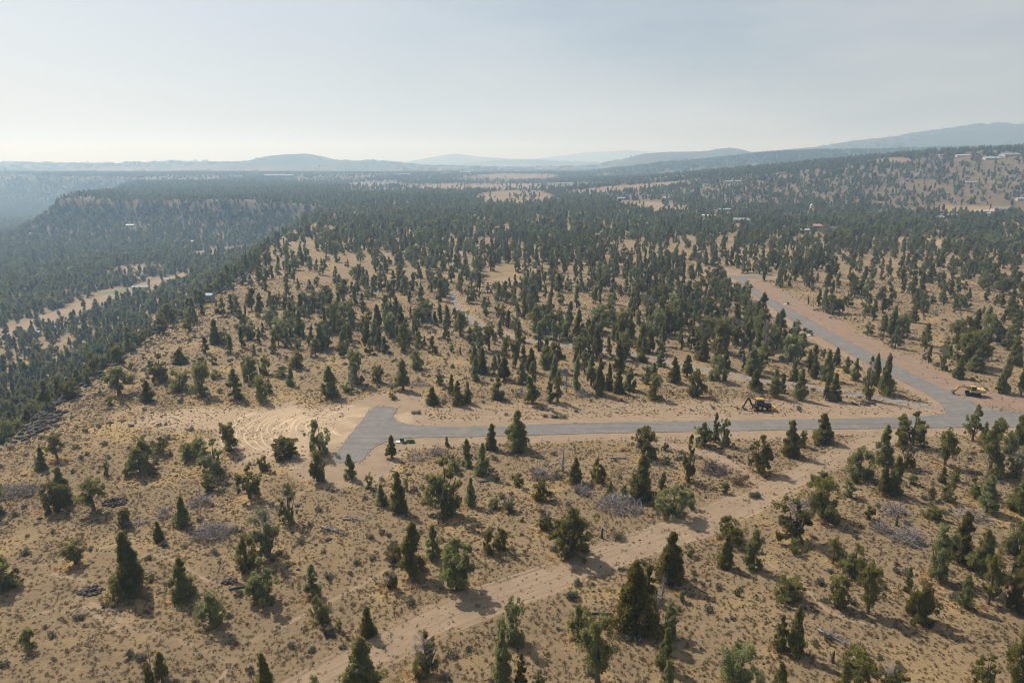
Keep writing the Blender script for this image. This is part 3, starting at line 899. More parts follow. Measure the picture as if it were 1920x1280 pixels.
def crown_clumps(r, kind, h, wd, n):
    """clump centres for a tree h tall and wd wide"""
    R = wd / 2; out = []
    if kind in 'CK':
        b = .05
        for _ in range(n):
            t = r.rand() ** (1.15 if kind == 'C' else .95); t = b + t * (1 - b)
            prof = (1 - t) ** (.9 if kind == 'C' else .6) * min(1, .55 + t * 4)
            a = r.rand() * 6.283
            lob = .88 + .16 * math.sin(a * 3 + t * 9 + n) + .12 * math.sin(a * 5 - t * 17)
            q = R * .98 * prof * lob * (r.uniform(.2, 1) ** .45)
            out.append((q * math.cos(a), q * math.sin(a), t * h * .95, R * (.12 + .24 * (1 - t)) * r.uniform(.7, 1.2)))
    elif kind in 'RGS':
        for _ in range(n):
            t = r.rand(); z = .07 + t * .88
            prof = math.sqrt(max(0, 1 - ((z - .38) / .62) ** 2)) if z > .38 else .72 + .28 * z / .38
            a = r.rand() * 6.283
            lob = .82 + .26 * math.sin(a * 2 + t * 7 + n) + .18 * math.sin(a * 5 - t * 11)
            q = R * prof * lob * (r.uniform(.2, 1) ** .45)
            out.append((q * math.cos(a), q * math.sin(a), z * h, R * .26 * r.uniform(.6, 1.25)))
    elif kind in 'BH':
        stems = []
        ns = 6
        for s in range(ns):
            a = 6.283 * s / ns + r.uniform(-.4, .4); q = R * (0 if s == 0 else r.uniform(.42, .72))
            stems.append((q * math.cos(a), q * math.sin(a), h * (1 if s == 0 else r.uniform(.55, .88)), R * r.uniform(.3, .48)))
        for i in range(n):
            sx, sy, sh, sr = stems[i % ns]
            t = .12 + .88 * r.rand()
            prof = (1 - t) ** .6 * min(1, .4 + t * 2.5)
            a = r.rand() * 6.283; q = sr * 1.25 * prof * r.uniform(.3, 1) ** .5
            k = t ** .7
            out.append((sx * (.35 + .65 * k) + q * math.cos(a), sy * (.35 + .65 * k) + q * math.sin(a), t * sh, sr * .42 * r.uniform(.6, 1.2)))
    elif kind == 'T':
        for _ in range(n):
            t = r.rand(); z = .26 + t * .7
            prof = math.sin(min(1, (z - .2) / .8 * .95 + .08) * math.pi) ** .6
            a = r.rand() * 6.283
            lob = .8 + .25 * math.sin(a * 3 + z * 8 + n)
            q = R * prof * lob * (r.uniform(.15, 1) ** .5)
            out.append((q * math.cos(a), q * math.sin(a), z * h, R * .24 * r.uniform(.6, 1.2)))
    res = []
    for x_, y_, z_, q_ in out:                     # every bough carries several sprays
        for j in range(5):
            o_ = r.normal(size=3) * q_ * ((.55 if kind in 'CK' else .8) if j else .15)
            res.append((x_ + o_[0], y_ + o_[1], max(.1, z_ + o_[2] * 1.1 + (q_ * .25 if j == 0 else 0)), q_ * r.uniform(.42, .8)))
    if kind in 'CK':                               # the pointed leader
        for j in range(5): res.append((r.normal() * .05, r.normal() * .05, h * (.84 + .035 * j), R * (.20 - .03 * j)))
    return np.array(res)

def wood_mb(r, kind, h, wd, cl, nb, dead=False):
    mb = MB()
    lean = r.uniform(-.25, .25, 2)
    n = 7
    tr = .045 * wd + .018 * h
    top = h * (.93 if kind in 'CKD' else .8)
    pts = [(lean[0] * (k / n) ** 2 + .05 * math.sin(k * 2.1), lean[1] * (k / n) ** 2 + .05 * math.cos(k * 1.7), -.15 + (top + .15) * k / n) for k in range(n + 1)]
    mb.tube(pts, [tr * (1.25 if k == 0 else 1) * (1 - .88 * k / n) for k in range(n + 1)], 7)
    if kind in 'BH':
        for s in range(4):
            a = 6.283 * s / 4 + r.uniform(-.3, .3); q = wd * .28
            mb.tube([(0, 0, .1), (q * .35 * math.cos(a), q * .35 * math.sin(a), h * .2), (q * math.cos(a), q * math.sin(a), h * .62)], [tr * .6, tr * .45, tr * .12], 5)
    for i in range(nb):
        if cl is not None and len(cl):
            c = cl[r.randint(len(cl))]; e = Vector(c[:3])
        else:
            a = r.rand() * 6.283; t = r.uniform(.12, .97); L = wd * .5 * (1 - t) ** .6 * r.uniform(.5, 1.1)
            e = Vector((L * math.cos(a), L * math.sin(a), h * t + L * r.uniform(-.1, .6)))
        zb = max(.12 * h, min(top * .95, e.z - math.hypot(e.x, e.y) * r.uniform(.3, .9)))
        f = zb / h
        s0 = Vector((lean[0] * f * f, lean[1] * f * f, zb))
        mid = (s0 + e) / 2 + Vector(r.uniform(-.15, .15, 3))
        rr = max(.02, tr * .35 * (1 - f))
        mb.tube([s0, mid, e], [rr, rr * .6, .012], 4, False)
        if dead:
            for _ in range(3):
                q = mid + (e - mid) * r.rand(); g = q + Vector(r.normal(size=3)) * wd * .10
                mb.tube([q, g], [.022, .008], 3, False)
    return mb

def dead_twigs_mb(r, h, wd, n, zlo=.45):
    mb = MB()
    for _ in range(n):
        a = r.rand() * 6.283; t = r.uniform(zlo, 1.0); q = wd * .5 * math.sqrt(max(.05, 1 - t * .8)) * r.uniform(.5, 1.15)
        s0 = Vector((q * .3 * math.cos(a), q * .3 * math.sin(a), h * (t - .12)))
        e = Vector((q * math.cos(a), q * math.sin(a), h * t + .1))
        m_ = (s0 + e) / 2 + Vector(r.uniform(-.12, .12, 3))
        mb.tube([s0, m_, e], [.035, .022, .008], 3, False)
        for _ in range(3):
            g = e + Vector(r.normal(size=3)) * .28
            mb.tube([m_ + (e - m_) * r.rand(), g], [.015, .006], 3, False)
    mb.tube([(0, 0, h * .6), (.08, .05, h * .85), (.0, .1, h * 1.1)], [.07, .045, .01], 4)
    return mb

PROTO = {}
REF = {'C': (7, 4.0, 9), 'K': (7, 2.2, 4), 'R': (5, 4.4, 8), 'B': (7.5, 5.6, 7), 'T': (7, 5.0, 5), 'H': (6, 5.2, 5), 'S': (1.8, 1.5, 4), 'D': (6, 3.6, 3), 'G': (6, 5, 1)}
def make_protos():
    for kind, (h, wd, cnt) in REF.items():
        PROTO[kind] = []
        for i in range(cnt):
            r = np.random.RandomState(100 + ord(kind) * 7 + i)
            parts = []
            if kind != 'D':
                n = {'C': 125, 'K': 85, 'R': 100, 'B': 130, 'T': 85, 'H': 70, 'S': 26, 'G': 110}[kind]
                cl = crown_clumps(r, kind, h, wd, int(n / (3.2 if kind in 'CK' else 4.2)) if kind != 'S' else 12)
                for _ in range(5 if kind in 'CRBTH' else 2):      # gaps where boughs have died or broken off
                    ga = r.rand() * 6.283; gzz = r.uniform(.15, .85) * h
                    gc = np.array([math.cos(ga) * wd * .4, math.sin(ga) * wd * .4, gzz])
                    near_ = np.linalg.norm(cl[:, :3] - gc, axis=1) < wd * (.15 if kind in 'CK' else .22)
                    cl = cl[~(near_ & (r.rand(len(cl)) < .85))]
                cl[:, 3] *= r.uniform(.75, 1.25, len(cl))
                per = {'S': 26}.get(kind, 82)
                sz = {'S': .15, 'G': .24}.get(kind, .205)
                v, f = leaves(r, cl, per, sz, .2 if kind == 'G' else .45)
                mats = [M['leaf_bright'] if kind == 'G' else M['leaf']]
                me_c = np_mesh('crown', v, f, mats)
                parts.append(('crown', me_c))
            else:
                cl = None
            mb = wood_mb(r, kind, h, wd, cl, {'D': 46, 'S': 5}.get(kind, 22), kind == 'D')
            tmp = mb.build('trunk', M['dead'] if kind == 'D' else M['bark'])
            parts.append(('trunk', tmp.data)); bpy.data.objects.remove(tmp)
            if kind == 'H':
                tmp = dead_twigs_mb(r, h, wd, 60).build('dead_branches', M['dead'])
                parts.append(('dead_branches', tmp.data)); bpy.data.objects.remove(tmp)
            PROTO[kind].append((h, wd, parts))
make_protos()

NAMES = {'C': 'juniper_tree', 'K': 'juniper_tree', 'R': 'juniper_tree', 'B': 'juniper_tree', 'T': 'juniper_tree', 'H': 'juniper_tree', 'S': 'young_juniper', 'D': 'dead_tree', 'G': 'broadleaf_tree'}
def place_tree(t, i):
    ps = PROTO[t['k']]
    h, wd, parts = ps[i % len(ps)]
    root = empty(NAMES[t['k']], (t['x'], t['y'], gz(t['x'], t['y']) - .05), rnd.uniform(0, 6.283))
    sw = t['w'] / wd * 1.06; sh = t['h'] / h
    root.scale = (sw * rnd.uniform(.94, 1.06), sw * rnd.uniform(.94, 1.06), sh)
    for nm, me_ in parts:
        o = bpy.data.objects.new(nm, me_); COL.objects.link(o); o.parent = root
    return root

# ------------------------------------------------------------------ woodland scatter
def wood_density(x, y):
    """junipers per square metre"""
    z = H(x, y)
    u, v, d = proj(x, y, z)
    base = np.full(x.shape, 1 / 38.)
    base = np.where(y < 260, 1 / 48., base)
    n = vnoise(x, y, 26, 40); n2 = vnoise(x, y, 80, 41)
    ins = in_poly(x, y, CANYON)
    # strip along the canyon rim and the west side: thin
    rimd = seg_dist(x, y, NEAR_RIM)
    base = np.where(~ins & (rimd < 55) & (y > 120), base * np.where(y < 600, .5 + .25 * (rimd > 25), .8), base)
    # right of the branch road
    br = ROAD_LINES[2]
    xr = np.interp(y, br[::-1, 1], br[::-1, 0])
    right = (x > xr) & (y < 420)
    base = np.where(right, 1 / 54., base)
    base = np.where((x > 60) & (y >= 380) & (y < 560), 1 / 60., base)
    # hill
    t = (y - np.interp(x, HX, RY0)) / (1250 - np.interp(x, HX, RY0))
    hill = (t > .05) & (x > 150) & (y < 1300)
    base = np.where(hill, 1 / 66. , base)
    base = np.where(hill & (t > .85), 1 / 60., base)
    base = np.where((t > -.15) & (t <= .05) & (x > 480), 1 / 130., base)
    sparse = (u > 1640) & (v > 296) & (v < 402) & (y > 480)
    base = np.where(sparse, 1 / 125., base)
    # canyon
    base = base * (.42 + 1.0 * smooth(.25, .6, n)) * (.68 + .62 * n2)
    base = np.where(ins, 1 / 34. * (.5 + .8 * smooth(.2, .5, n)), base)
    base = np.where(ins & (y > 900) & (x < -330), 1 / 25. * (.6 + .6 * n), base)
    # thinner beyond
    base = np.where((y > 1350) & ~ins, base * (.10 + .55 * smooth(.44, .62, vnoise(x, y * .6, 260, 44))), base)
    for cx_, cy_, rx, ry in clear_w:
        base = np.where(np.hypot((x - cx_) / rx, (y - cy_) / ry) < 1.0, base * .03, base)
    for hx_, hy_, hw_ in HOUSE_XY:
        off = np.abs(x - hx_ - (y - hy_) * hx_ / hy_)
        dep_ = 34 if hx_ < -150 else 60
        base = np.where((off < hw_ / 2 + 2) & (y > hy_ - dep_) & (y < hy_ + 3), base * (.3 if hx_ < -150 else .12), base)
        base = np.where(np.hypot(x - hx_, y - hy_) < hw_ * .6 + 3, 0, base)
    sd = seg_dist(x, y, np.array(STRIP)); base = np.where(sd < 19, base * .04, base)
    return base, u, v

def scatter():
    bands = [(150, 330), (330, 560), (560, 900), (900, 1400), (1400, 2100), (2100, 3300)]
    out = []
    for a, b_ in bands:
        wmax = .84 * b_ + 30
        area = 2 * wmax * (b_ - a)
        n = int(area * .048)
        if a >= 1400: n = int(n * .6)
        X = rs.uniform(-wmax, wmax, n); Y = rs.uniform(a, b_, n)
        k = np.abs(X) < .84 * Y + 30
        X = X[k]; Y = Y[k]
        dens, u, v = wood_density(X, Y)
        sc_ = .048 * (.6 if a >= 1400 else 1)
        if a >= 1400: dens = dens * (1.15 if a < 2100 else .8)
        keep = rs.rand(len(X)) < dens / sc_
        rd = road_dist(X, Y)
        keep &= rd > np.where(X > 60, 4.0, 4.5)
        ev = seg_dist(X, Y, P((1418, 533), (1490, 575), (1605, 642), (1715, 697), (1830, 745), (2000, 763)))
        keep &= ev > 7.0
        keep &= seg_dist(X, Y, OLD_PATH) > 2.6
        # the surveyed foreground is planted by hand
        rimv = np.interp(u, [0, 90, 180, 250, 330, 400, 470], [760, 730, 690, 650, 640, 640, 650])
        ins = in_poly(X, Y, CANYON)
        lim = np.where(u < 470, 664, np.where(u < 760, 676, np.where(u < 1640, 702, 700)))
        lim = np.where(u > 1680, 690, lim)
        keep &= ins | (v < lim)
        out.append(np.stack([X[keep], Y[keep]], -1))
    A = np.vstack(out)
    # keep trees a crown apart
    A = A[np.argsort(A[:, 1])]
    cell = {}
    ok = []
    for i, (x, y) in enumerate(A):
        r = 2.9 if y < 1400 else 3.2
        cx_, cy_ = int(x // 4), int(y // 4); good = True
        for ii in (-1, 0, 1):
            for jj in (-1, 0, 1):
                for (px, py) in cell.get((cx_ + ii, cy_ + jj), ()):
                    if (px - x) ** 2 + (py - y) ** 2 < r * r: good = False
        if good:
            cell.setdefault((cx_, cy_), []).append((x, y)); ok.append(i)
    return A[ok]
W = scatter()
hx = np.array([(t['x'], t['y']) for t in hand])
dmin = np.full(len(W), 1e9)
nearW = W[:, 1] < 260
for x, y in hx: dmin[nearW] = np.minimum(dmin[nearW], np.hypot(W[nearW, 0] - x, W[nearW, 1] - y))
W = W[dmin > 3.2]
WZ = ground_z(W[:, 0], W[:, 1])
insW = in_poly(W[:, 0], W[:, 1], CANYON)
# a little taller where it grows close
WH = rs.uniform(4.4, 9.2, len(W)) * np.where(rs.rand(len(W)) < .2, .6, 1) * np.where(insW, 1.12, 1.0)
WW = WH * rs.uniform(.34, .6, len(W))
uW, vW, dW = proj(W[:, 0], W[:, 1], WZ)
print('woodland trees', len(W))

# nearest woodland junipers become things of their own, up to the limit
n_jun = sum(1 for t in hand if t['k'] not in 'SDG')
inview = (uW > 0) & (uW < 1920) & (vW < 1280)
size = np.where(inview & ~insW, WH / dW, 0)
order = np.argsort(-size)
take = order[:max(0, 296 - n_jun)]
extra = []
for i in take:
    k = rnd.choices('CKRBTH', (6, 1.8, 3.2, 1.6, 2.0, 1.2))[0]
    ww = {'K': .34, 'C': .5, 'R': .72, 'B': .72, 'T': .62, 'H': .7}[k] * WH[i]
    extra.append(dict(x=float(W[i, 0]), y=float(W[i, 1]), z=float(WZ[i]), h=float(WH[i]), w=float(ww), k=k, u=float(uW[i]), v=float(vW[i])))
rest = np.ones(len(W), bool); rest[take] = False

for i, t in enumerate(hand + extra):
    t['obj'] = place_tree(t, i)

# --- instanced growth
def scatter_object(name, pts, rot, scl, pid, protos, mat_note=None):
    """one object whose growth is instanced on points by geometry nodes"""
    me = bpy.data.meshes.new(name)
    me.vertices.add(len(pts)); me.vertices.foreach_set('co', np.asarray(pts, np.float32).ravel())
    for nm, ty, arr, key in (('rot', 'FLOAT_VECTOR', rot, 'vector'), ('scl', 'FLOAT_VECTOR', scl, 'vector'), ('pid', 'INT', pid, 'value')):
        a = me.attributes.new(nm, ty, 'POINT')
        a.data.foreach_set(key, np.asarray(arr, np.int32 if ty == 'INT' else np.float32).ravel())
    o = bpy.data.objects.new(name, me); COL.objects.link(o)
    col = bpy.data.collections.new(name + '_models')
    for i, pm in enumerate(protos):
        po = bpy.data.objects.new('%s_model_%02d' % (name, i), pm); col.objects.link(po)
    ng = bpy.data.node_groups.new(name, 'GeometryNodeTree')
    ng.interface.new_socket('Geometry', in_out='INPUT', socket_type='NodeSocketGeometry')
    ng.interface.new_socket('Geometry', in_out='OUTPUT', socket_type='NodeSocketGeometry')
    gi = ng.nodes.new('NodeGroupInput'); go = ng.nodes.new('NodeGroupOutput')
    ci = ng.nodes.new('GeometryNodeCollectionInfo'); ci.inputs['Collection'].default_value = col
    ci.inputs['Separate Children'].default_value = True; ci.inputs['Reset Children'].default_value = True
    iop = ng.nodes.new('GeometryNodeInstanceOnPoints'); iop.inputs['Pick Instance'].default_value = True
    def attr(nm, ty):
        a = ng.nodes.new('GeometryNodeInputNamedAttribute'); a.data_type = ty; a.inputs['Name'].default_value = nm
        return [s for s in a.outputs if s.enabled and s.name == 'Attribute'][0]
    ng.links.new(gi.outputs[0], iop.inputs['Points'])
    ng.links.new(ci.outputs[0], iop.inputs['Instance'])
    ng.links.new(attr('pid', 'INT'), iop.inputs['Instance Index'])
    e2r = ng.nodes.new('FunctionNodeEulerToRotation')
    ng.links.new(attr('rot', 'FLOAT_VECTOR'), e2r.inputs[0]); ng.links.new(e2r.outputs[0], iop.inputs['Rotation'])
    ng.links.new(attr('scl', 'FLOAT_VECTOR'), iop.inputs['Scale'])
    ng.links.new(iop.outputs[0], go.inputs[0])
    md = o.modifiers.new('growth', 'NODES'); md.node_group = ng
    return o

def far_proto(kind, h, wd, n, per, size, seed):
    r = np.random.RandomState(seed)
    cl = crown_clumps(r, kind, h, wd, max(8, n // 4))
    v, f = leaves(r, cl, max(2, int(per * .8)), size)
    mb = MB().tube([(0, 0, -.4), (0.05, 0, h * .35), (0, 0.05, h * .85)], [.2, .15, .04], 4)
    mv = np.array(mb.v); mf = []
    for q in mb.f:
        for k in range(1, len(q) - 1): mf.append((q[0], q[k], q[k + 1]))
    V = np.vstack([v, mv]); F = np.vstack([f, np.array(mf) + len(v)])
    return np_mesh('tree_model', V, F, [M['leaf_far'], M['bark']], np.r_[np.zeros(len(f)), np.ones(len(mf))])
mid = [far_proto('CCKCRBTC'[i], 7, {'C': 3.8, 'K': 2.3, 'R': 4.6, 'B': 4.8, 'T': 4.2}['CCKCRBTC'[i]], 60, 26, .38, 300 + i) for i in range(8)]
low = [far_proto('CKRRC'[i], 7, {'C': 3.8, 'K': 2.6, 'R': 4.6}['CKRRC'[i]], 26, 13, .85, 400 + i) for i in range(5)]
grp = []
for i in range(3):     # a little stand, for woods too far off to pick trees apart
    r = np.random.RandomState(500 + i); VV = []; FF = []; o_ = 0
    for k in range(7):
        cl = crown_clumps(r, 'C', 7 * r.uniform(.7, 1.2), 4.6, 4); cl[:, 0] += r.uniform(-14, 14); cl[:, 1] += r.uniform(-14, 14)
        v, f = leaves(r, cl, 5, 1.2); VV.append(v); FF.append(f + o_); o_ += len(v)
    grp.append(np_mesh('stand_model', np.vstack(VV), np.vstack(FF), [M['leaf_far']]))

def wood_obj(name, sel, label, cat):
    p = np.stack([W[sel, 0], W[sel, 1], WZ[sel]], -1)
    n = len(p)
    dist = np.hypot(p[:, 0], p[:, 1])
    pid = np.where(dist < 520, rs.randint(0, 8, n), 8 + rs.randint(0, 5, n))
    rot = np.stack([np.zeros(n), np.zeros(n), rs.uniform(0, 6.28, n)], -1)
    s = WH[sel] / 7; sw = s * rs.uniform(.84, 1.2, n)
    o = scatter_object(name, p, rot, np.stack([sw, sw, s], -1), pid, mid + low)
    return tag(o, label, cat, kind='stuff')
wood_obj('juniper_woodland', rest & ~insW, 'dark green juniper woodland covering the plain and hill beyond the paved road', 'woodland')
wood_obj('canyon_woodland', rest & insW, 'hazy blue-green conifer woodland filling the canyon on the left', 'woodland')

# stands on the far plain and the ridge beyond
n = 60000
X = rs.uniform(-8000, 8000, n); Y = rs.uniform(2300, 7800, n)
k = (np.abs(X) < .84 * Y) & (rs.rand(n) < np.clip(smooth(.47, .62, vnoise(X * .6, Y, 420, 50) * .6 + vnoise(X * .4, Y, 130, 51) * .4) * .9, 0, 1))
ridge3 = (X > 350) & (Y < 3000)
k |= (np.abs(X) < .84 * Y) & ridge3 & (rs.rand(n) < .95)
k &= (rs.rand(n) < .42) | ridge3
u_, v_, _ = proj(X, Y, np.zeros(n))
for cx_, cy_, rx, ry in clear_w: k &= ~(np.hypot((X - cx_) / rx, (Y - cy_) / ry) < 1.0)
X = X[k]; Y = Y[k]; n = len(X)
pts = np.stack([X, Y, ground_z(X, Y)], -1)
o = scatter_object('distant_woodland', pts, np.stack([np.zeros(n)] * 2 + [rs.uniform(0, 6.28, n)], -1), np.ones((n, 3)) * rs.uniform(.9, 1.5, (n, 1)), rs.randint(0, 3, n), grp)
tag(o, 'faint blue belts of trees on the distant plain and wooded ridge', 'woodland', kind='stuff')

# ------------------------------------------------------------------ tufts, sagebrush, stones
def tuft_mesh(seed, n, rad, hgt, wid, mat):
    r = np.random.RandomState(seed)
    a = r.uniform(0, 6.283, n); q = rad * r.uniform(0, 1, n) ** .6
    b_ = np.stack([q * np.cos(a), q * np.sin(a), np.full(n, -.03)], -1)
    tip = b_ * (1.5 + r.uniform(0, .7, (n, 1))); tip[:, 2] = hgt * r.uniform(.5, 1.1, n) * (1 - .35 * q / rad)
    s = np.stack([-np.sin(a + r.uniform(-1, 1, n)), np.cos(a), np.zeros(n)], -1) * wid
    v = np.stack([b_ - s, b_ + s, tip], 1).reshape(-1, 3)
    return np_mesh('tuft_model', v, np.arange(3 * n).reshape(-1, 3), [mat])

def on_plateau(X, Y):
    return ~in_poly(X, Y, CANYON)

def field_scatter(n, y0, y1, dirt_lim, clump=None, kk=60):
    wmax = .8 * y1 + 12
    X = rs.uniform(-wmax, wmax, n); Y = y0 + (y1 - y0) * rs.rand(n)
    k = (np.abs(X) < .8 * Y + 12) & on_plateau(X, Y) & (road_dist(X, Y) > 1.2)
    X, Y = X[k], Y[k]
    d, g, p, pk, f, gr = cover(X, Y)
    k = rs.rand(len(X)) > np.clip(d * dirt_lim, 0, 1)
    if clump: k &= rs.rand(len(X)) < .5 + .6 * smooth(.3, .65, vnoise(X, Y, clump, kk))
    return X[k], Y[k]

# bunchgrass
A = [field_scatter(135000, 56, 165, 1.0, 5), field_scatter(80000, 165, 330, 1.0, 9, 61)]
X = np.concatenate([a[0] for a in A]); Y = np.concatenate([a[1] for a in A]); n = len(X)
tm = [tuft_mesh(600 + i, 26, .16, .26, .035, M['tuft']) for i in range(4)]
s = rs.uniform(.45, 1.0, n) ** 1.3 * np.where(rs.rand(n) < .08, 1.7, 1.15) * np.where(Y > 165, 1.4, 1.0)
o = scatter_object('bunchgrass', np.stack([X, Y, ground_z(X, Y)], -1), np.stack([np.zeros(n)] * 2 + [rs.uniform(0, 6.28, n)], -1), np.stack([s, s, s * rs.uniform(.7, 1.2, n)], -1), rs.randint(0, 4, n), tm)
tag(o, 'dry bunchgrass tufts dotted all over the tan ground', 'grass', kind='stuff')
print('tufts', n)
# grey-green sagebrush
X, Y = field_scatter(4200, 56, 260, 1.3, 14, 62); n = len(X)
sm = []
for i in range(4):
    r = np.random.RandomState(700 + i)
    cl = np.stack([r.uniform(-.3, .3, 14), r.uniform(-.3, .3, 14), r.uniform(.08, .38, 14), r.uniform(.10, .2, 14)], -1)
    v, f = leaves(r, cl, 16, .12); sm.append(np_mesh('sage_model', v, f, [M['leaf_sage']]))
s = rs.uniform(.5, 1.5, n)
o = scatter_object('sagebrush', np.stack([X, Y, ground_z(X, Y)], -1), np.stack([np.zeros(n)] * 2 + [rs.uniform(0, 6.28, n)], -1), np.stack([s, s, s], -1), rs.randint(0, 4, n), sm)
tag(o, 'low grey sagebrush bushes scattered between the grass tufts', 'shrubs', kind='stuff')
# golden cheatgrass under the junipers
gx, gy = [], []
for t in hand:
    if t['k'] in 'SD' or t['y'] > 200: continue
    m_ = int(26 * t['w'] / 3)
    a = rs.uniform(0, 6.28, m_); q = t['w'] * .5 * rs.uniform(.3, 1.35, m_)
    gx.append(t['x'] - .4 + q * np.cos(a)); gy.append(t['y'] - .3 + q * np.sin(a))
X = np.concatenate(gx); Y = np.concatenate(gy)
k = (vnoise(X, Y, 5, 18) > .38) & (road_dist(X, Y) > 1); X = X[k]; Y = Y[k]; n = len(X)
gm = [tuft_mesh(640 + i, 30, .22, .2, .03, M['goldgrass']) for i in range(3)]
s = rs.uniform(.7, 1.5, n)
o = scatter_object('cheatgrass', np.stack([X, Y, ground_z(X, Y)], -1), np.stack([np.zeros(n)] * 2 + [rs.uniform(0, 6.28, n)], -1), np.stack([s, s, s], -1), rs.randint(0, 3, n), gm)
tag(o, 'golden orange cheatgrass growing in rings under the junipers', 'grass', kind='stuff')

# stones
def stone_verts(r, sx, sy, sz):
    """an uneven twelve-cornered stone"""
    ph = (1 + 5 ** .5) / 2
    V = np.array([(-1, ph, 0), (1, ph, 0), (-1, -ph, 0), (1, -ph, 0), (0, -1, ph), (0, 1, ph), (0, -1, -ph), (0, 1, -ph), (ph, 0, -1), (ph, 0, 1), (-ph, 0, -1), (-ph, 0, 1)]) / 1.9
    V = V * r.uniform(.68, 1.2, (12, 1)) * np.array([sx, sy, sz])
    a = r.rand() * 6.283; c, s_ = math.cos(a), math.sin(a)
    V[:, :2] = V[:, :2] @ np.array([[c, s_], [-s_, c]])
    return V
ICO = np.array([(0, 11, 5), (0, 5, 1), (0, 1, 7), (0, 7, 10), (0, 10, 11), (1, 5, 9), (5, 11, 4), (11, 10, 2), (10, 7, 6), (7, 1, 8), (3, 9, 4), (3, 4, 2), (3, 2, 6), (3, 6, 8), (3, 8, 9), (4, 9, 5), (2, 4, 11), (6, 2, 10), (8, 6, 7), (9, 8, 1)])
stone_mod = [np_mesh('stone_model', stone_verts(np.random.RandomState(800 + i), .3, .24, .17), ICO, [M['rock']]) for i in range(5)]
X, Y = field_scatter(1500, 56, 200, .8, 16, 63)
# many more towards the rim
rim = catmull(NEAR_RIM[3:], 1.0)
m_ = 9000
j = rs.randint(0, len(rim), m_); off = rs.exponential(11, m_)
dr = np.gradient(rim, axis=0); dr /= np.linalg.norm(dr, axis=1)[:, None]
nr = np.stack([dr[:, 1], -dr[:, 0]], -1)
RX = rim[j, 0] + nr[j, 0] * off; RY = rim[j, 1] + nr[j, 1] * off
k = (RY < 420) & on_plateau(RX, RY); X = np.concatenate([X, RX[k]]); Y = np.concatenate([Y, RY[k]]); n = len(X)
s = rs.uniform(.4, 1.4, n) * np.where(rs.rand(n) < .06, 2.2, 1)
o = scatter_object('stones', np.stack([X, Y, ground_z(X, Y) + .02], -1), rs.uniform(0, 6.28, (n, 3)) * np.array([.08, .08, 1]), np.stack([s, s, s], -1), rs.randint(0, 5, n), stone_mod)
tag(o, 'dark basalt stones strewn over the ground and thick along the rim', 'stones', kind='stuff')

shoulder()
def rim_rocks():
    V = []; F = []; n0 = 0
    r = np.random.RandomState(31)
    p = catmull(NEAR_RIM[2:], 1.3)
    for x, y in p:
        if y > 640: break
        for _ in range(6 if vnoise(x, y, 9, 70) > .52 else 0):
            X_ = x + r.normal() * 1.6 - 1.0; Y_ = y + r.normal() * 1.6
            s_ = r.uniform(.3, .95)
            v = stone_verts(r, s_ * 1.3, s_, s_ * .75) + np.array([X_, Y_, gz(X_, Y_) + .15])
            V.append(v); F.append(ICO + n0); n0 += 12
    me_ = np_mesh('rimrock', np.vstack(V), np.vstack(F), [M['rock']])
    o = bpy.data.objects.new('rimrock', me_); COL.objects.link(o)
    return tag(o, 'dark broken basalt blocks along the canyon rim', 'rocks', kind='stuff')
rim_rocks()

# ------------------------------------------------------------------ single things on the ground
LM = []     # landmarks: (name phrase, x, y)
def place(u, v):
    x, y, z = at(u, v); z = gz(x, y)
    _, _, d = proj(x, y, z)
    return x, y, z, d / FPX

def rock_pile(u, v, wpx, label, n=70, flatness=.35):
    x, y, z, m = place(u, v); R = wpx * m / 2
    r = np.random.RandomState(int(u))
    root = empty('rock_pile', (x, y, z)); tag(root, label, 'rock pile')
    protos = []
    for k in range(n):
        a = r.rand() * 6.283; q = R * r.rand() ** .6
        s_ = r.uniform(.14, .34)
        if k < 6: protos.append(np_mesh('stone', stone_verts(r, s_ * 1.3, s_, s_ * .8), ICO, [M['rock']]))
        o = bpy.data.objects.new('stone', protos[k % len(protos)]); COL.objects.link(o)
        o.parent = root
        o.location = (q * math.cos(a), q * .75 * math.sin(a), R * flatness * (1 - q / R) * r.uniform(.3, 1.1) + .06)
        o.rotation_euler = (r.uniform(-.4, .4), r.uniform(-.4, .4), r.uniform(0, 6.28))
    return root

def brush_pile(u, v, wpx, hpx, label, n=260, rz=0., mat='dead', long=1.0, group=None):
    x, y, z, m = place(u, v); R = wpx * m / 2; Ry = max(hpx * m * 1.1, .8)
    r = np.random.RandomState(int(u) + 5)
    root = empty('brush_pile', (x, y, z), rz); tag(root, label, 'brush pile')
    big = MB(); fine = MB(); dark = MB()
    for k in range(n):
        a = r.rand() * 6.283; q = r.rand() ** .55
        c = Vector((R * q * math.cos(a), Ry * q * math.sin(a), .05 + 1.7 * (1 - q * q) * r.rand()))
        d = Vector((r.normal(), r.normal(), abs(r.normal()) * (1.1 if k % 6 == 0 else .5))).normalized()
        L = r.uniform(.5, 1.7) * long
        p1 = c + d * L * .5 + Vector(r.uniform(-.1, .1, 3)); p2 = c + d * L + Vector(r.uniform(-.2, .2, 3))
        if k % 5 == 4: continue
        if k % 3 == 1:
            dark.tube([c, p1 * .97, p2 * .95], [.05, .035, .015], 3, False)
        elif k % 6 == 0: big.tube([c, p1, p2], [.07, .05, .02], 5)
        else:
            fine.tube([c, p1, p2], [.04, .028, .012], 3, False)
            for _ in range(2): fine.tube([p1, p1 + Vector(r.normal(size=3)) * .3], [.014, .006], 3, False)
    b1 = big.build('boughs', M[mat], root); b1['kind'] = 'stuff'
    b2 = fine.build('twigs', M[mat], root); b2['kind'] = 'stuff'
    b3 = dark.build('old_branches', M['charred'], root); b3['kind'] = 'stuff'
    return root

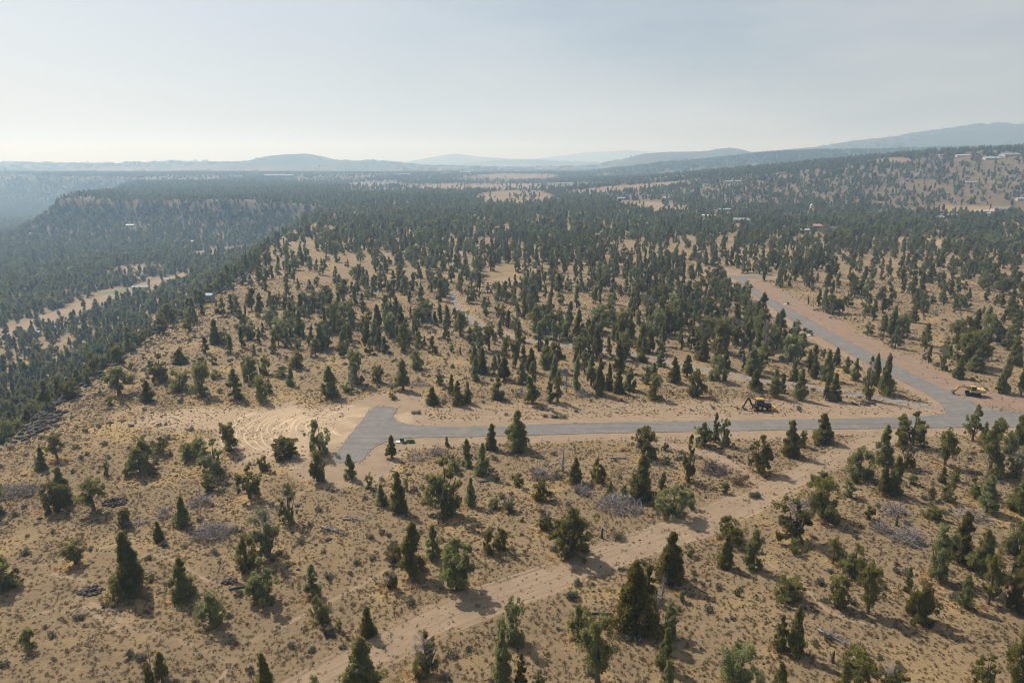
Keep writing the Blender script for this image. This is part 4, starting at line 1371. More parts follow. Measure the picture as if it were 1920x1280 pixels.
def fallen_tree(u, v, wpx, label, rz, mat='dead', nb=22):
    x, y, z, m = place(u, v); L = wpx * m
    r = np.random.RandomState(int(u) + 9)
    root = empty('fallen_tree', (x, y, z), rz); tag(root, label, 'fallen tree')
    MB().tube([(-L / 2, 0, .14), (0, .1, .22), (L / 2, -.05, .16)], [.17, .12, .03], 7).build('trunk', M[mat], root)
    mb = MB()
    for _ in range(nb):
        t = r.uniform(-.4, .5); s0 = Vector((L * t, 0, .2)); e = s0 + Vector((r.uniform(.1, .9), r.normal() * .8, r.uniform(-.05, .9)))
        mid_ = (s0 + e) / 2 + Vector(r.uniform(-.1, .1, 3))
        mb.tube([s0, mid_, e], [.05, .03, .01], 4, False)
        for _ in range(3): mb.tube([mid_, mid_ + Vector(r.normal(size=3)) * .3], [.015, .006], 3, False)
    mb.build('branches', M[mat], root)
    return root

def stump(u, v, h, label, name='tree_stump'):
    x, y, z, m = place(u, v)
    root = empty(name, (x, y, z)); tag(root, label, 'stump')
    MB().tube([(0, 0, -.1), (.02, 0, .15), (.05, .03, h * .7), (.12, .05, h)], [.34, .22, .17, .05], 8).build('trunk', M['charred'], root)
    mb = MB()
    for k in range(6):
        a = k * 1.05; mb.tube([(0, 0, .08), (.4 * math.cos(a), .4 * math.sin(a), .0)], [.1, .03], 4)
    mb.build('roots', M['charred'], root)
    return root

def log_obj(u, v, wpx, rz, label, mat='deaddark'):
    x, y, z, m = place(u, v); L = wpx * m
    o = MB().tube([(-L / 2, 0, .13), (-L * .15, .08, .17), (L * .2, -.03, .15), (L / 2, .04, .1)], [.16, .15, .12, .07], 8).tube([(L * .1, 0, .15), (L * .22, .45, .4)], [.06, .02], 5).build('log', M[mat])
    o.location = (x, y, z); o.rotation_euler = (0, 0, rz)
    return tag(o, label, 'log')

def mark(root, phrase):
    LM.append((phrase, root.location[0], root.location[1])); return root

mark(rock_pile(215, 942, 46, 'heap of dark lava stones lying beside the open-crowned juniper at left', 90), 'dark stone heap')
mark(rock_pile(172, 1108, 46, 'long low heap of brown stones where pale footpaths meet at lower left', 60, .2), 'footpath stone heap')
mark(rock_pile(430, 1091, 26, 'small round mound of stones left of two broad junipers', 36, .3), 'small stone mound')
rock_pile(1460, 533, 16, 'small dark pile of rubble at the far end of the branch road', 26, .4)
mark(rock_pile(1534, 582, 22, 'brown pile of cleared rubble on the shoulder east of the branch road', 34, .4), 'shoulder rubble pile')
rock_pile(1620, 757, 44, 'ring of stones and litter under the half-dead juniper near the road junction', 50, .18)
mark(brush_pile(28, 925, 92, 26, 'big tangle of grey dead brush at the left edge of the plateau', 420, .12), 'left grey brush tangle')
mark(brush_pile(398, 1003, 74, 26, 'round heap of grey dead brush in the left foreground', 380), 'round brush heap')
mark(brush_pile(1160, 950, 92, 34, 'largest heap of silvery dead branches, south of the road near the centre', 560, -.1), 'largest silvery brush heap')
mark(brush_pile(1093, 925, 28, 15, 'small silver dead bush left of the largest brush heap', 120), 'small silver bush')
mark(brush_pile(1012, 893, 34, 16, 'pile of pale straight dead limbs leaning left near a dead juniper', 130, .6, 'dead', 1.6), 'pale limb pile')
mark(brush_pile(1700, 1012, 62, 26, 'grey dead brush heap with a dark stump, right foreground', 340), 'right grey brush heap')
mark(brush_pile(1648, 994, 22, 14, 'little grey brush heap round a splintered stump at right', 90), 'splintered brush heap')
mark(brush_pile(1674, 962, 52, 14, 'flat spread of pale dead twigs above the right brush heap', 160), 'flat twig spread')
brush_pile(1825, 972, 60, 18, 'thin scatter of grey dead branches between the junipers at far right', 150, -.4)
mark(brush_pile(1338, 883, 44, 20, 'dark brush heap with green tips beside the narrow dirt path', 260, -.5, 'deaddark'), 'dark brush heap')
brush_pile(816, 851, 26, 9, 'neat little stack of cut grey branches south of the hammerhead', 90)
brush_pile(785, 861, 34, 5, 'thin line of cut grey branches next to the little stack', 70, .1)
brush_pile(787, 722, 42, 9, 'heap of grey cut limbs north of the road near the hammerhead', 120, -.1)
brush_pile(1093, 742, 34, 8, 'low grey brush heap in front of the trees north of the road', 110)
brush_pile(976, 742, 28, 8, 'small grey brush heap left of the tall slender juniper', 90)
brush_pile(372, 944, 44, 15, 'spiky grey dead branches fanned behind the dark cone juniper', 150, .5)
brush_pile(308, 968, 20, 9, 'small grey dead shrub left of the spiky dead branches', 70)
brush_pile(1412, 745, 10, 4, 'wisp of dead sticks beside the backhoe', 20)
mark(fallen_tree(252, 983, 56, 'fallen grey trunk with bare branches lying beside the small round juniper', .25), 'fallen grey trunk')
mark(fallen_tree(625, 996, 60, 'fallen bleached juniper with splayed bare limbs, centre left', -.5, 'dead', 34), 'fallen bleached juniper')
mark(fallen_tree(665, 975, 46, 'thin fallen dead top lying above the bleached juniper', -.1, 'dead', 16), 'thin dead top')
mark(fallen_tree(1558, 1195, 52, 'pale fallen branch sprawled above a stump, lower right', -.9, 'dead', 26), 'pale fallen branch')
fallen_tree(1165, 860, 42, 'grey log with stubs lying left of the round-topped juniper', -.08, 'dead', 8)
stump(1560, 1240, 1.5, 'short broken stump standing in golden grass, lower right')
stump(1680, 985, 2.2, 'tall dark stump rising from the grey brush heap at right')
stump(1646, 985, 1.5, 'splintered dark stump left of the taller stump')
stump(1128, 1008, 1.7, 'lone black stump beside the dirt track below the largest brush heap')
log_obj(1125, 1151, 46, .02, 'long dark log lying left of the largest cone juniper')
log_obj(345, 967 + 8, 22, .5, 'short dark branch lying above the round brush heap')
log_obj(450, 1102, 38, .35, 'dark crooked log leading to the small stone mound')
log_obj(909, 903, 20, .3, 'black curved log lying right of the giant many-stemmed juniper')

# ------------------------------------------------------------------ utility boxes
def utility_box(u, v, label, s=1.0, rz=0.):
    x, y, z, m = place(u, v)
    root = empty('utility_box', (x, y, z), rz); tag(root, label, 'utility box')
    MB().box((-.3, 0, .10), (2.0 * s, 1.4 * s, .22)).build('pad', M['concrete'], root)
    MB().box((.25, 0, .23 + .5 * s), (1.0 * s, .9 * s, 1.0 * s)).box((.25, -.04, .23 + 1.03 * s), (1.08 * s, 1.0 * s, .07)).build('cabinet', M['utility_green'], root)
    MB().box((.25, -.475 * s, .23 + .45 * s), (.8 * s, .04, .7 * s)).build('door', M['utility_green'], root)
    return root
mark(utility_box(752, 829, 'green utility cabinet on a white concrete pad beside the hammerhead', .75), 'green utility cabinet')
utility_box(1476, 571, 'small dark utility cabinet on a pale pad, east shoulder of the branch road', .8)
utility_box(1520, 629, 'small pale utility cabinet by a green bush, west edge of the branch road', .7)
def leafy_bush(u, v, wd, hgt, label, mat='leaf_bright', name='green_bush'):
    x, y, z, m = place(u, v); r = np.random.RandomState(int(u))
    k = 26
    cl = np.stack([r.uniform(-.5, .5, k) * wd, r.uniform(-.3, .3, k) * wd, r.uniform(.1, .9, k) * hgt, np.full(k, .16 * min(wd, 1.5))], -1)
    vv, ff = leaves(r, cl, 40, .13)
    o = bpy.data.objects.new(name, np_mesh(name, vv, ff, [M[mat]])); COL.objects.link(o); o.location = (x, y, z)
    return tag(o, label, 'bush')
leafy_bush(769, 829, 1.9, .3, 'low bright green weed patch right of the green utility cabinet')
leafy_bush(1517, 624, 1.7, .8, 'bright green bush at the west edge of the branch road')
leafy_bush(1054, 783, 2.0, .55, 'dark green shrub on the verge north of the road', 'leaf')
leafy_bush(1040, 783, 1.3, .4, 'pale grey sage shrub on the verge north of the road', 'leaf_sage', 'sage_bush')
leafy_bush(1022, 781, 1.0, .6, 'yellowish bush on the verge left of the sage shrub', 'goldgrass', 'yellow_bush')
leafy_bush(780, 775, 2.0, .4, 'grey sage bush on the verge right of the hammerhead', 'leaf_sage', 'sage_bush')
leafy_bush(1415, 932, 1.5, .8, 'grey-green sage bush at the fork of the dirt tracks', 'leaf_sage', 'sage_bush')
leafy_bush(1384, 908, 2.4, 1.5, 'bare brown shrub north of the dirt track fork', 'tuft', 'dry_shrub')
leafy_bush(1045, 896, 2.2, .8, 'grey-green sage bush right of the pale limb pile', 'leaf_sage', 'sage_bush')
leafy_bush(1170, 844, 2.2, .8, 'yellow-brown bush left of the round-topped juniper', 'goldgrass', 'yellow_bush')
leafy_bush(1071, 1120, 1.4, 1.0, 'grey-green sage bush below the dirt track, left of the largest cone juniper', 'leaf_sage', 'sage_bush')
leafy_bush(1160, 1010, 1.9, 1.2, 'bare brown shrub beside the dirt track by the black stump', 'tuft', 'dry_shrub')

# ------------------------------------------------------------------ machines
def wheel(parent, x, y, r, wd, hub='yellow'):
    t = MB().cyl((x, y, r), r, wd, 'Y', 18)
    for k in range(14):
        a = k * 2 * math.pi / 14
        t.box((x + math.cos(a) * r * .98, y, r + math.sin(a) * r * .98), (.10, wd * .96, .08), 0, -a)
    w_ = t.build('wheel', M['black'], parent)
    MB().cyl((x, y - math.copysign(.02, -y), r), r * .52, wd * 1.06, 'Y', 14).build('rim', M[hub], w_)

def backhoe(u, v):
    x, y, z, m = place(u, v)
    root = empty('backhoe_loader', (x, y, z + .05), math.radians(-3)); tag(root, 'yellow and black backhoe loader parked on the bare verge north of the road', 'backhoe')
    root.scale = (.98, .98, .98)
    for sy in (-1, 1):
        wheel(root, -.35, sy * .88, .78, .5); wheel(root, 1.85, sy * .85, .5, .36)
    MB().box((.6, 0, .78), (3.6, .8, .34)).box((-1.1, 0, .85), (.5, 1.5, .5)).build('chassis', M['steel'], root)
    MB().box((1.45, 0, 1.32), (1.75, .82, .72)).box((2.36, 0, 1.25), (.12, .9, .7)).build('hood', M['steel'], root)
    MB().box((1.45, 0, 1.42), (1.5, .86, .16)).build('hood_stripe', M['yellow'], root)
    MB().tube([(1.0, .28, 1.6), (1.0, .28, 2.3)], .05, 8).build('exhaust', M['black'], root)
    cab = MB()
    for px, py in ((-1.0, -.68), (-1.0, .68), (.45, -.68), (.45, .68), (-.2, -.7), (-.2, .7)):
        cab.box((px, py, 1.85), (.09, .09, 1.6))
    cab.box((-.28, 0, 1.12), (1.6, 1.45, .3)).build('cab_frame', M['black'], root)
    MB().box((-.28, 0, 1.95), (1.4, 1.3, 1.3)).build('cab_window', M['glass'], root)
    MB().box((-.28, 0, 2.72), (1.85, 1.62, .14)).box((-.28, 0, 2.83), (1.4, 1.2, .08)).build('roof', M['yellow'], root)
    la = MB()
    for sy in (-1, 1):
        la.tube([(.35, sy * .58, 1.45), (1.7, sy * .58, 1.35), (2.5, sy * .58, .95), (3.15, sy * .58, .45)], .11, 5)
        la.tube([(.9, sy * .58, .85), (2.2, sy * .58, 1.1)], .06, 5)
    la.box((2.45, 0, .98), (.16, 1.2, .16)).build('loader_arm', M['steel'], root)
    MB().prism([(3.1, .1), (3.95, .06), (3.98, .12), (3.3, .22), (3.22, .8), (3.32, .98), (3.2, .98), (3.05, .7)], -1.1, 1.1).build('loader_bucket', M['yellow'], root)
    MB().box((-1.45, 0, .95), (.35, 1.9, .35)).box((-1.5, -.92, .5), (.16, .12, .95)).box((-1.5, .92, .5), (.16, .12, .95)).box((-1.5, -1.0, .06), (.45, .4, .08)).box((-1.5, 1.0, .06), (.45, .4, .08)).build('stabilizer', M['black'], root)
    MB().prism([(-1.5, .9), (-1.85, .95), (-2.45, 2.6), (-2.85, 2.95), (-3.05, 2.85), (-2.75, 2.35), (-2.2, 1.0), (-1.75, .75)], -.16, .16).build('boom', M['black'], root)
    MB().prism([(-2.7, 2.95), (-3.1, 3.0), (-3.3, 2.6), (-3.95, 1.0), (-3.75, .95), (-3.1, 2.4)], -.13, .13).tube([(-2.1, 1.9, 0), (-2.1, 1.9, .01)], .01, 3).build('dipper_arm', M['black'], root)
    MB().prism([(-3.7, 1.05), (-4.05, 1.05), (-4.35, .6), (-4.2, .22), (-3.7, .15), (-3.35, .3), (-3.75, .3), (-4.05, .5), (-3.9, .8)], -.32, .32).build('backhoe_bucket', M['steel'], root)
    MB().tube([(-2.0, .2, 1.3), (-2.75, .2, 2.55)], .05, 5).tube([(-2.9, .2, 2.7), (-3.6, .2, 1.6)], .05, 5).build('hydraulic_ram', M['steel'], root)
    return root
bh = mark(backhoe(1425, 768), 'backhoe')

def excavator(u, v):
    x, y, z, m = place(u, v)
    root = empty('excavator', (x, y, z + .02), math.radians(-28)); tag(root, 'faded yellow tracked excavator resting on the shoulder near the road junction', 'excavator')
    root.scale = (.9, .9, .9)
    for sy in (-1, 1):
        t = MB(); yy = sy * 1.15
        t.prism([(-1.75, .12), (-1.45, 0), (1.45, 0), (1.75, .12), (1.9, .42), (1.75, .72), (1.45, .84), (-1.45, .84), (-1.75, .72), (-1.9, .42)], yy - .28, yy + .28)
        for k in range(16): t.box((-1.6 + k * .213, yy, .87), (.13, .58, .05))
        tr = t.build('track', M['black'], root)
        for k in range(5): MB().cyl((-1.3 + k * .65, yy + sy * .27, .36), .2, .08, 'Y', 10).build('roller', M['steel'], tr)
    MB().box((0, 0, .6), (1.5, 2.0, .4)).cyl((0, 0, .95), .65, .25).build('undercarriage', M['steel'], root)
    up = empty('superstructure', (0, 0, 0), math.radians(26)); up.parent = root
    COL.objects.unlink(up); bpy.data.objects.remove(up)
    ang = Matrix.Rotation(math.radians(16), 4, 'Z')
    def turn(o):
        o.matrix_local = ang; return o
    body = MB().box((.75, 0, 1.36), (2.7, 2.5, .55)).box((1.2, .1, 1.78), (1.75, 2.2, .36), top=.93)
    turn(body.build('body', M['pale_yellow'], root))
    turn(MB().prism([(2.0, 1.05), (2.55, 1.1), (2.72, 1.5), (2.62, 1.95), (2.0, 2.0)], -1.28, 1.28).build('counterweight', M['pale_yellow'], root))
    fr = MB()
    for px, py in ((-1.15, -1.15), (-1.15, -.35), (.2, -1.15), (.2, -.35)): fr.box((px, py, 2.0), (.1, .1, 1.5))
    fr.box((-.48, -.75, 2.78), (1.5, .95, .12)).box((-.48, -.75, 1.4), (1.45, .9, .5))
    turn(fr.build('cab_frame', M['pale_yellow'], root))
    turn(MB().box((-.48, -.75, 2.15), (1.26, .76, 1.1)).build('cab_window', M['glass'], root))
    turn(MB().prism([(-.4, 1.5), (-.1, 1.95), (-1.5, 2.6), (-2.7, 2.65), (-3.7, 2.15), (-3.65, 1.85), (-2.7, 2.15), (-1.7, 1.95), (-.9, 1.3)], -.02, .42).build('boom', M['pale_yellow'], root))
    turn(MB().prism([(-3.4, 2.5), (-3.8, 2.45), (-4.6, 1.1), (-4.35, .95), (-4.0, 1.3)], .05, .36).build('stick', M['yellow'], root))
    turn(MB().prism([(-4.3, 1.2), (-4.7, 1.25), (-5.15, .85), (-5.2, .35), (-4.7, .05), (-4.25, .1), (-4.65, .3), (-4.9, .6), (-4.6, 1.0)], -.3, .7).build('bucket', M['steel'], root))
    turn(MB().tube([(-.8, .2, 1.4), (-2.1, .2, 2.1)], .08, 6).tube([(-2.3, .2, 2.75), (-3.5, .2, 2.5)], .07, 6).build('hydraulic_ram', M['steel'], root))
    turn(MB().tube([(1.7, .5, 1.9), (1.7, .5, 2.35)], .06, 7).build('exhaust', M['black'], root))
    return root
ex = mark(excavator(1824, 741), 'excavator')

# ------------------------------------------------------------------ buildings
def house(u, v, wpx, label, roof, wall, rz=0., depth=.6, hgt=3.0, pitch=.35, name='house', cat='house', eave=.4, windows=3):
    x, y, z = at(u, v); _, _, d = proj(x, y, z); L = wpx / FPX * d; Wd = max(3.0, L * depth)
    z = min(gz(x + a, y + b_) for a in (-L / 2, L / 2) for b_ in (-Wd / 2, Wd / 2))
    root = empty(name, (x, y, z - .2), rz); tag(root, label, cat)
    MB().box((0, 0, hgt / 2 + .1), (L, Wd, hgt + .2)).prism([(-0.001, 0)] * 0 or [(-L / 2, hgt + .2), (L / 2, hgt + .2), (L / 2 - .01, hgt + .21)], -Wd / 2 + .02, Wd / 2 - .02).build('wall', M[wall], root)
    rh = Wd / 2 * pitch
    n = MB()
    e = eave; a = .16
    prof = [(-Wd / 2 - e, hgt + .2 - e * pitch), (0, hgt + .2 + rh), (Wd / 2 + e, hgt + .2 - e * pitch), (Wd / 2 + e, hgt + .2 - e * pitch + a), (0, hgt + .2 + rh + a), (-Wd / 2 - e, hgt + .2 - e * pitch + a)]
    for sgn in (0, 1):
        pass
    nn = len(n.v)
    for xx in (-L / 2 - e, L / 2 + e):
        for yy, zz in prof: n.v.append((xx, yy, zz))
    n.f += [tuple(range(6))[::-1], tuple(range(6, 12))] + [(i, (i + 1) % 6, 6 + (i + 1) % 6, 6 + i) for i in range(6)]
    n.build('roof', M[roof], root)
    # gable ends
    g = MB(); b_ = len(g.v)
    for xx in (-L / 2, L / 2):
        g.v += [(xx, -Wd / 2, hgt + .19), (xx, Wd / 2, hgt + .19), (xx, 0, hgt + .19 + rh)]
    g.f += [(0, 1, 2), (5, 4, 3), (0, 2, 5, 3), (1, 4, 5, 2)]
    g.build('gable', M[wall], root)
    if windows:
        for k in range(windows):
            xx = -L / 2 + L * (k + .7) / (windows + .6)
            MB().box((xx, -Wd / 2 - .02, hgt * .55 + .2), (min(1.4, L / windows * .4), .08, 1.1)).build('window', M['window'], root)
        MB().box((L / 2 - min(1.0, L * .12), -Wd / 2 - .02, 1.2), (min(1.0, L * .1), .08, 2.1)).build('door', M['brownwall'], root)
    return root

house(265, 544, 28, 'long grey-roofed barn on the canyon meadow', 'roof_grey', 'greywall', .12, .45, 3.6, name='barn', cat='barn', windows=2)
house(321, 529, 14, 'teal-roofed building beside the canyon meadow, behind the barn', 'roof_teal', 'white', .2, .5)
house(339, 526, 9, 'smallest teal-roofed shed beside the canyon meadow', 'roof_teal', 'white', .2, .6, 2.6, name='shed', cat='shed', windows=1)
house(323, 578, 18, 'blue-grey roof showing among the canyon trees below the barn', 'roof_blue', 'greywall', .1, .6)
house(395, 565, 12, 'blue-grey roofed house on the canyon slope just under the rim', 'roof_blue', 'greywall', -.2, .8)
house(245, 424, 14, 'white-roofed house alone on the far canyon slope', 'roof_pale', 'white', .1, .5)
house(453, 472, 8, 'small white shed at the edge of the round tan canyon clearing', 'roof_pale', 'white', 0, .5, 2.4, name='shed', cat='shed', windows=1)
house(362, 455, 5, 'tiny pale shed in the canyon woods left of the tan clearing', 'roof_pale', 'white', 0, .7, 2.4, name='shed', cat='shed', windows=1)
house(59, 440, 5, 'tiny white shed at far left under the canyon wall', 'roof_pale', 'white', 0, .7, 2.4, name='shed', cat='shed', windows=1)
house(71, 630, 10, 'pale blue roof low among the canyon trees at far left', 'roof_blue', 'white', .1, .6)
house(1527, 432, 21, 'brown house with a pink roof in the woods right of centre', 'roof_pink', 'brownwall', .05, .7, 4.2)
house(1508, 436, 16, 'low pale shed just left of the pink-roofed house', 'roof_pale', 'greywall', .05, .5, 2.4, name='shed', cat='shed', windows=2)
house(1565, 434, 22, 'dark grey house right of the pink-roofed house', 'roof_dark', 'greywall', -.1, .5, 3.2)
house(1389, 418, 27, 'wide grey-roofed house in the woods, mid right', 'roof_grey', 'greywall', -.2, .6, 3.4)
house(1327, 408, 24, 'long low shed with a cream roof at the foot of the hill', 'cream', 'cream', 0, .35, 2.6, name='shed', cat='shed', windows=2)
house(1357, 397, 22, 'teal-grey roofed house behind the cream-roofed shed', 'roof_teal', 'greywall', 0, .4, 2.8)
house(1522, 390, 7, 'tiny cream cabin at the foot of the hill', 'cream', 'cream', 1.4, .8, 3.2, .9, name='cabin', cat='cabin', windows=1)
house(1374, 342, 28, 'wide tan house near the crest on the left of the hill', 'roof_grey', 'tanwall', 0, .4, 3.2)
house(1466, 327, 16, 'dark-roofed house on the wooded crest of the hill', 'roof_dark', 'cream', 0, .5)
house(1324, 349, 10, 'small cream house left of the wide tan house', 'roof_grey', 'cream', 0, .6)
house(1164, 375, 15, 'pale blue-roofed shed at the left end of the tan clearing', 'roof_blue', 'white', 0, .6, name='shed', cat='shed', windows=2)
house(1251, 374, 16, 'pale house at the right end of the tan clearing', 'roof_pale', 'greywall', 0, .5)
house(1058, 346, 26, 'long grey farm building on the far brown field, centre', 'roof_grey', 'greywall', 0, .4, 4, name='farm_building', cat='farm building')
house(1804, 293, 24, 'white-roofed long house on the hill crest, right', 'roof_pale', 'white', 0, .4)
house(1764, 293, 8, 'small white house on the crest left of the long white roof', 'roof_pale', 'white', 0, .6)
house(1858, 298, 26, 'large house with a blue-grey roof near the hill crest', 'roof_blue', 'white', -.15, .6, 3.6)
house(1893, 292, 32, 'widest grey-roofed white house on the hill crest at far right', 'roof_grey', 'white', .1, .5, 3.8)
house(1839, 400, 26, 'long white house in the golden fields at the foot of the hill', 'roof_pale', 'cream', 0, .4)
house(1873, 397, 27, 'white and grey farm building in the golden fields at right', 'roof_grey', 'white', .1, .5, 3.6, name='farm_building', cat='farm building')
house(1851, 404, 14, 'small low white shed between the two farmhouses at right', 'roof_pale', 'white', 0, .5, 2.3, name='shed', cat='shed', windows=1)
house(1778, 409, 28, 'long warehouse with a flat white roof at right', 'roof_pale', 'greywall', 0, .4, 4.0, .12, name='warehouse', cat='warehouse')
house(1762, 414, 10, 'pale blue shed left of the white-roofed warehouse', 'roof_pale', 'roof_blue', 0, .7, 4, name='shed', cat='shed', windows=1)
house(1913, 376, 16, 'white sheds at the right edge above the golden fields', 'roof_pale', 'white', 0, .5, name='shed', cat='shed', windows=1)
house(1820, 344, 22, 'white mobile home halfway up the bare hillside', 'roof_pale', 'white', 0, .25, 2.6, .15, name='mobile_home', cat='mobile home')
house(1700, 340, 6, 'tiny brown shed beside the hillside road', 'roof_dark', 'brownwall', 0, .7, 2.4, name='shed', cat='shed', windows=1)
far_b = [(191, 347, 27, 'roof_pale', 'wide white warehouse on the far plain at left'), (228, 346, 24, 'roof_pale', 'second white warehouse from the left on the far plain'), (309, 338, 10, 'roof_pale', 'short bright white warehouse on the far plain'),
         (447, 336, 15, 'roof_pale', 'pale warehouse left of the longest white building on the plain'), (524, 333, 54, 'roof_pale', 'longest white building on the far plain below the mesa'), (134, 343, 30, 'roof_grey', 'dim grey warehouse at the far left of the plain'),
         (403, 340, 18, 'roof_grey', 'dim grey warehouse below the saddle of the left ridge'), (835, 328, 18, 'roof_pale', 'white farm building on the far plain, centre left'), (872, 327, 20, 'roof_pale', 'white farm building right of its twin on the far plain'),
         (969, 325, 10, 'roof_pale', 'small white farm building at the end of the far brown field'), (757, 331, 24, 'roof_grey', 'dim grey farm building on the far plain, left of centre')]
for u, v, wp, rf, lb in far_b:
    house(u, v, wp, lb, rf, 'greywall', 0, .45 if wp < 40 else .2, 9.0, .15, name='warehouse', cat='warehouse', windows=0)

def vehicle(u, v, label, col, rz=0.):
    x, y, z, m = place(u, v)
    root = empty('parked_car', (x, y, z), rz); tag(root, label, 'car')
    MB().box((0, 0, .72), (4.5, 1.8, .7), top=.97).build('body', M[col], root)
    MB().box((-.2, 0, 1.32), (2.4, 1.6, .56), top=.82).build('cab_window', M['window'], root)
    for sx in (-1.4, 1.4):
        for sy in (-.85, .85): MB().cyl((sx, sy, .34), .34, .24, 'Y', 10).build('wheel', M['black'], root)
vehicle(1808, 345, 'white car left of the mobile home on the hillside', 'white')
vehicle(1835, 345, 'pale car right of the mobile home on the hillside', 'roof_pale', .3)
vehicle(446, 470, 'white vehicle on the round tan canyon clearing', 'white')

def pylon(u, v, hpx, label):
    x, y, z = at(u, v); _, _, d = proj(x, y, z); h = hpx / FPX * d; z = gz(x, y)
    root = empty('power_pylon', (x, y, z)); tag(root, label, 'pylon', 'power pylons across the plain')
    w_ = h * .16
    for s_ in (-1, 1): MB().tube([(s_ * w_ * 1.3, 0, -.5), (s_ * w_ * .8, 0, h)], [.45, .28], 6).build('leg', M['steel'], root)
    MB().box((0, 0, h * .86), (w_ * 5, .4, .5)).build('crossarm', M['steel'], root)
    b = MB().tube([(-w_ * 1.1, 0, h * .3), (w_, 0, h * .7)], .16, 4).tube([(w_ * 1.1, 0, h * .3), (-w_, 0, h * .7)], .16, 4)
    b.build('brace', M['steel'], root)
    for s_ in (-1, 0, 1): MB().tube([(s_ * w_ * 2.3, 0, h * .855), (s_ * w_ * 2.3, 0, h * .80)], .2, 5).build('insulator', M['roof_pale'], root)
pylon(1055, 368, 30, 'tallest power pylon, standing on the pale field right of centre')
pylon(879, 361, 19, 'power pylon left of the pale field')
pylon(714, 352, 16, 'power pylon at the edge of the far woods, left of centre')
pylon(265, 350, 20, 'power pylon on the hazy plain beyond the canyon')
pylon(1772, 300, 9, 'small power pylon on the hill crest')

# ------------------------------------------------------------------ haze
hx0, hx1, hy0, hy1, hz0 = -15900, 15900, -1400, 15600, -125
o = MB().box(((hx0 + hx1) / 2, (hy0 + hy1) / 2, (hz0 + HAZE_TOP) / 2), (hx1 - hx0, hy1 - hy0, HAZE_TOP - hz0)).build('haze', None)
mh = bpy.data.materials.new('smoke_haze'); mh.use_nodes = True
t = mh.node_tree; t.nodes.clear()
out_ = t.nodes.new('ShaderNodeOutputMaterial'); pv = t.nodes.new('ShaderNodeVolumePrincipled')
pv.inputs['Density'].default_value = HAZE_DENSITY
pv.inputs['Color'].default_value = HAZE_COLOR
pv.inputs['Anisotropy'].default_value = .30
pv.inputs['Absorption Color'].default_value = (1, 1, 1, 1)
t.links.new(pv.outputs[0], out_.inputs['Volume'])
o.data.materials.append(mh)
tag(o, 'thin smoky haze in the air over the whole landscape', 'haze', kind='stuff')

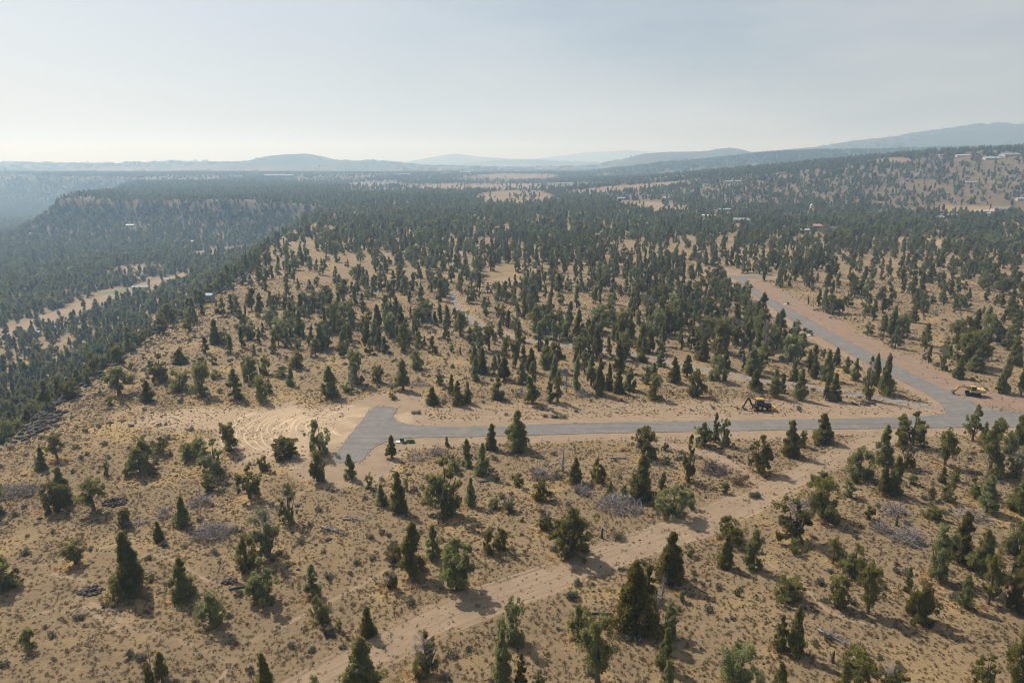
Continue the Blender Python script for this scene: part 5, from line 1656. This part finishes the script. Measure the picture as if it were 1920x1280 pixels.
# ------------------------------------------------------------------ labels of the junipers
SHAPE = {'C': 'cone-shaped juniper', 'K': 'slender column juniper', 'R': 'rounded bushy juniper', 'B': 'broad many-stemmed juniper', 'T': 'open-crowned juniper on a bare trunk',
         'H': 'half-dead juniper with grey branches', 'S': 'young juniper bush', 'D': 'bare dead tree', 'G': 'bright green broadleaf tree'}
def size_word(t):
    s = t['h']
    if t['k'] == 'S': return 'tiny' if s < 1.3 else 'little'
    return 'small' if s < 3 else 'mid-sized' if s < 5 else 'tall' if s < 7.3 else 'very tall'
pylons = None
LM2 = LM + [('hammerhead turning area', *flat(700, 810))]
def zone(t):
    u, v, x, y = t['u'], t['v'], t['x'], t['y']
    bd = None
    for ph, lx, ly in LM2:
        r_ = 7.5 if ph != 'hammerhead turning area' else 14
        q = math.hypot(x - lx, y - ly)
        if q < r_ and (bd is None or q < bd[0]):
            dx, dy = x - lx, y - ly
            rel = ('right of' if dx > 0 else 'left of') if abs(dx) > abs(dy) else ('behind' if dy > 0 else 'in front of')
            bd = (q, rel + ' the ' + ph)
    if bd: return bd[1]
    td = float(seg_dist(np.array([x]), np.array([y]), TRACK)[0])
    xt = np.interp(y, TRACK[:, 1], TRACK[:, 0])
    south = v > 810
    if south and td < 9: return 'on the near edge of the dirt track' if x > xt else 'on the far edge of the dirt track'
    if south and x > xt: return 'below the dirt track' if u < 1450 else 'right of the dirt track'
    if not south and u > 1690: return 'east of the branch road'
    if south and v < 850: return 'just south of the paved road'
    if south:
        return 'at far left, ' * 0 + ('in the left foreground' if u < 330 else 'left of centre foreground' if u < 720 else 'between road and dirt track')
    if v > 715: return 'just north of the paved road' if u > 760 else 'near the canyon rim' if u < 330 else 'west of the hammerhead'
    if u < 330: return 'close to the canyon rim'
    if u < 760: return 'in the open wood northwest of the hammerhead'
    if u < 1150: return 'in the first rows north of the road'
    return 'in the wood behind the backhoe'
lab = {}
ORD = ['first', 'second', 'third', 'fourth', 'fifth', 'sixth', 'seventh', 'eighth', 'ninth', 'tenth', 'eleventh', 'twelfth', 'thirteenth', 'fourteenth', 'fifteenth', 'sixteenth', 'seventeenth', 'eighteenth', 'nineteenth', 'twentieth']
allT = hand + extra
SHORT = {'T': 'bare-trunked juniper', 'H': 'grey half-dead juniper'}
for t in allT:
    t['z1'] = zone(t); lab.setdefault((size_word(t), t['k'], t['z1']), []).append(t)
for (sw, k_, zn), ts in lab.items():
    ts.sort(key=lambda q: q['u'])
    for i, t in enumerate(ts):
        if len(ts) == 1: l = f"{sw} {SHAPE[k_]} {zn}"
        else:
            pos_ = 'leftmost' if i == 0 else 'rightmost' if i == len(ts) - 1 else (ORD[i] if i < 20 else str(i + 1) + 'th') + ' from left'
            l = f"{sw} {SHORT.get(k_, SHAPE[k_])} {zn}, {pos_} of these"
        if len(l.split()) > 16 and 'of these' in l: l = l.replace(' of these', '')
        if len(l.split()) > 16: l = ' '.join(l.split()[:16])
        g_ = {'S': 'young juniper bushes', 'D': 'bare dead trees', 'G': None}.get(k_, 'junipers on the plateau')
        tag(t['obj'], l, {'S': 'young juniper', 'D': 'dead tree', 'G': 'tree'}.get(k_, 'juniper'), g_)
ntri = sum(len(m_.polygons) * (2 if len(m_.polygons) and m_.polygons[0].loop_total == 4 else 1) for m_ in bpy.data.meshes)
print('approx tris', ntri, 'objects', len(bpy.data.objects))
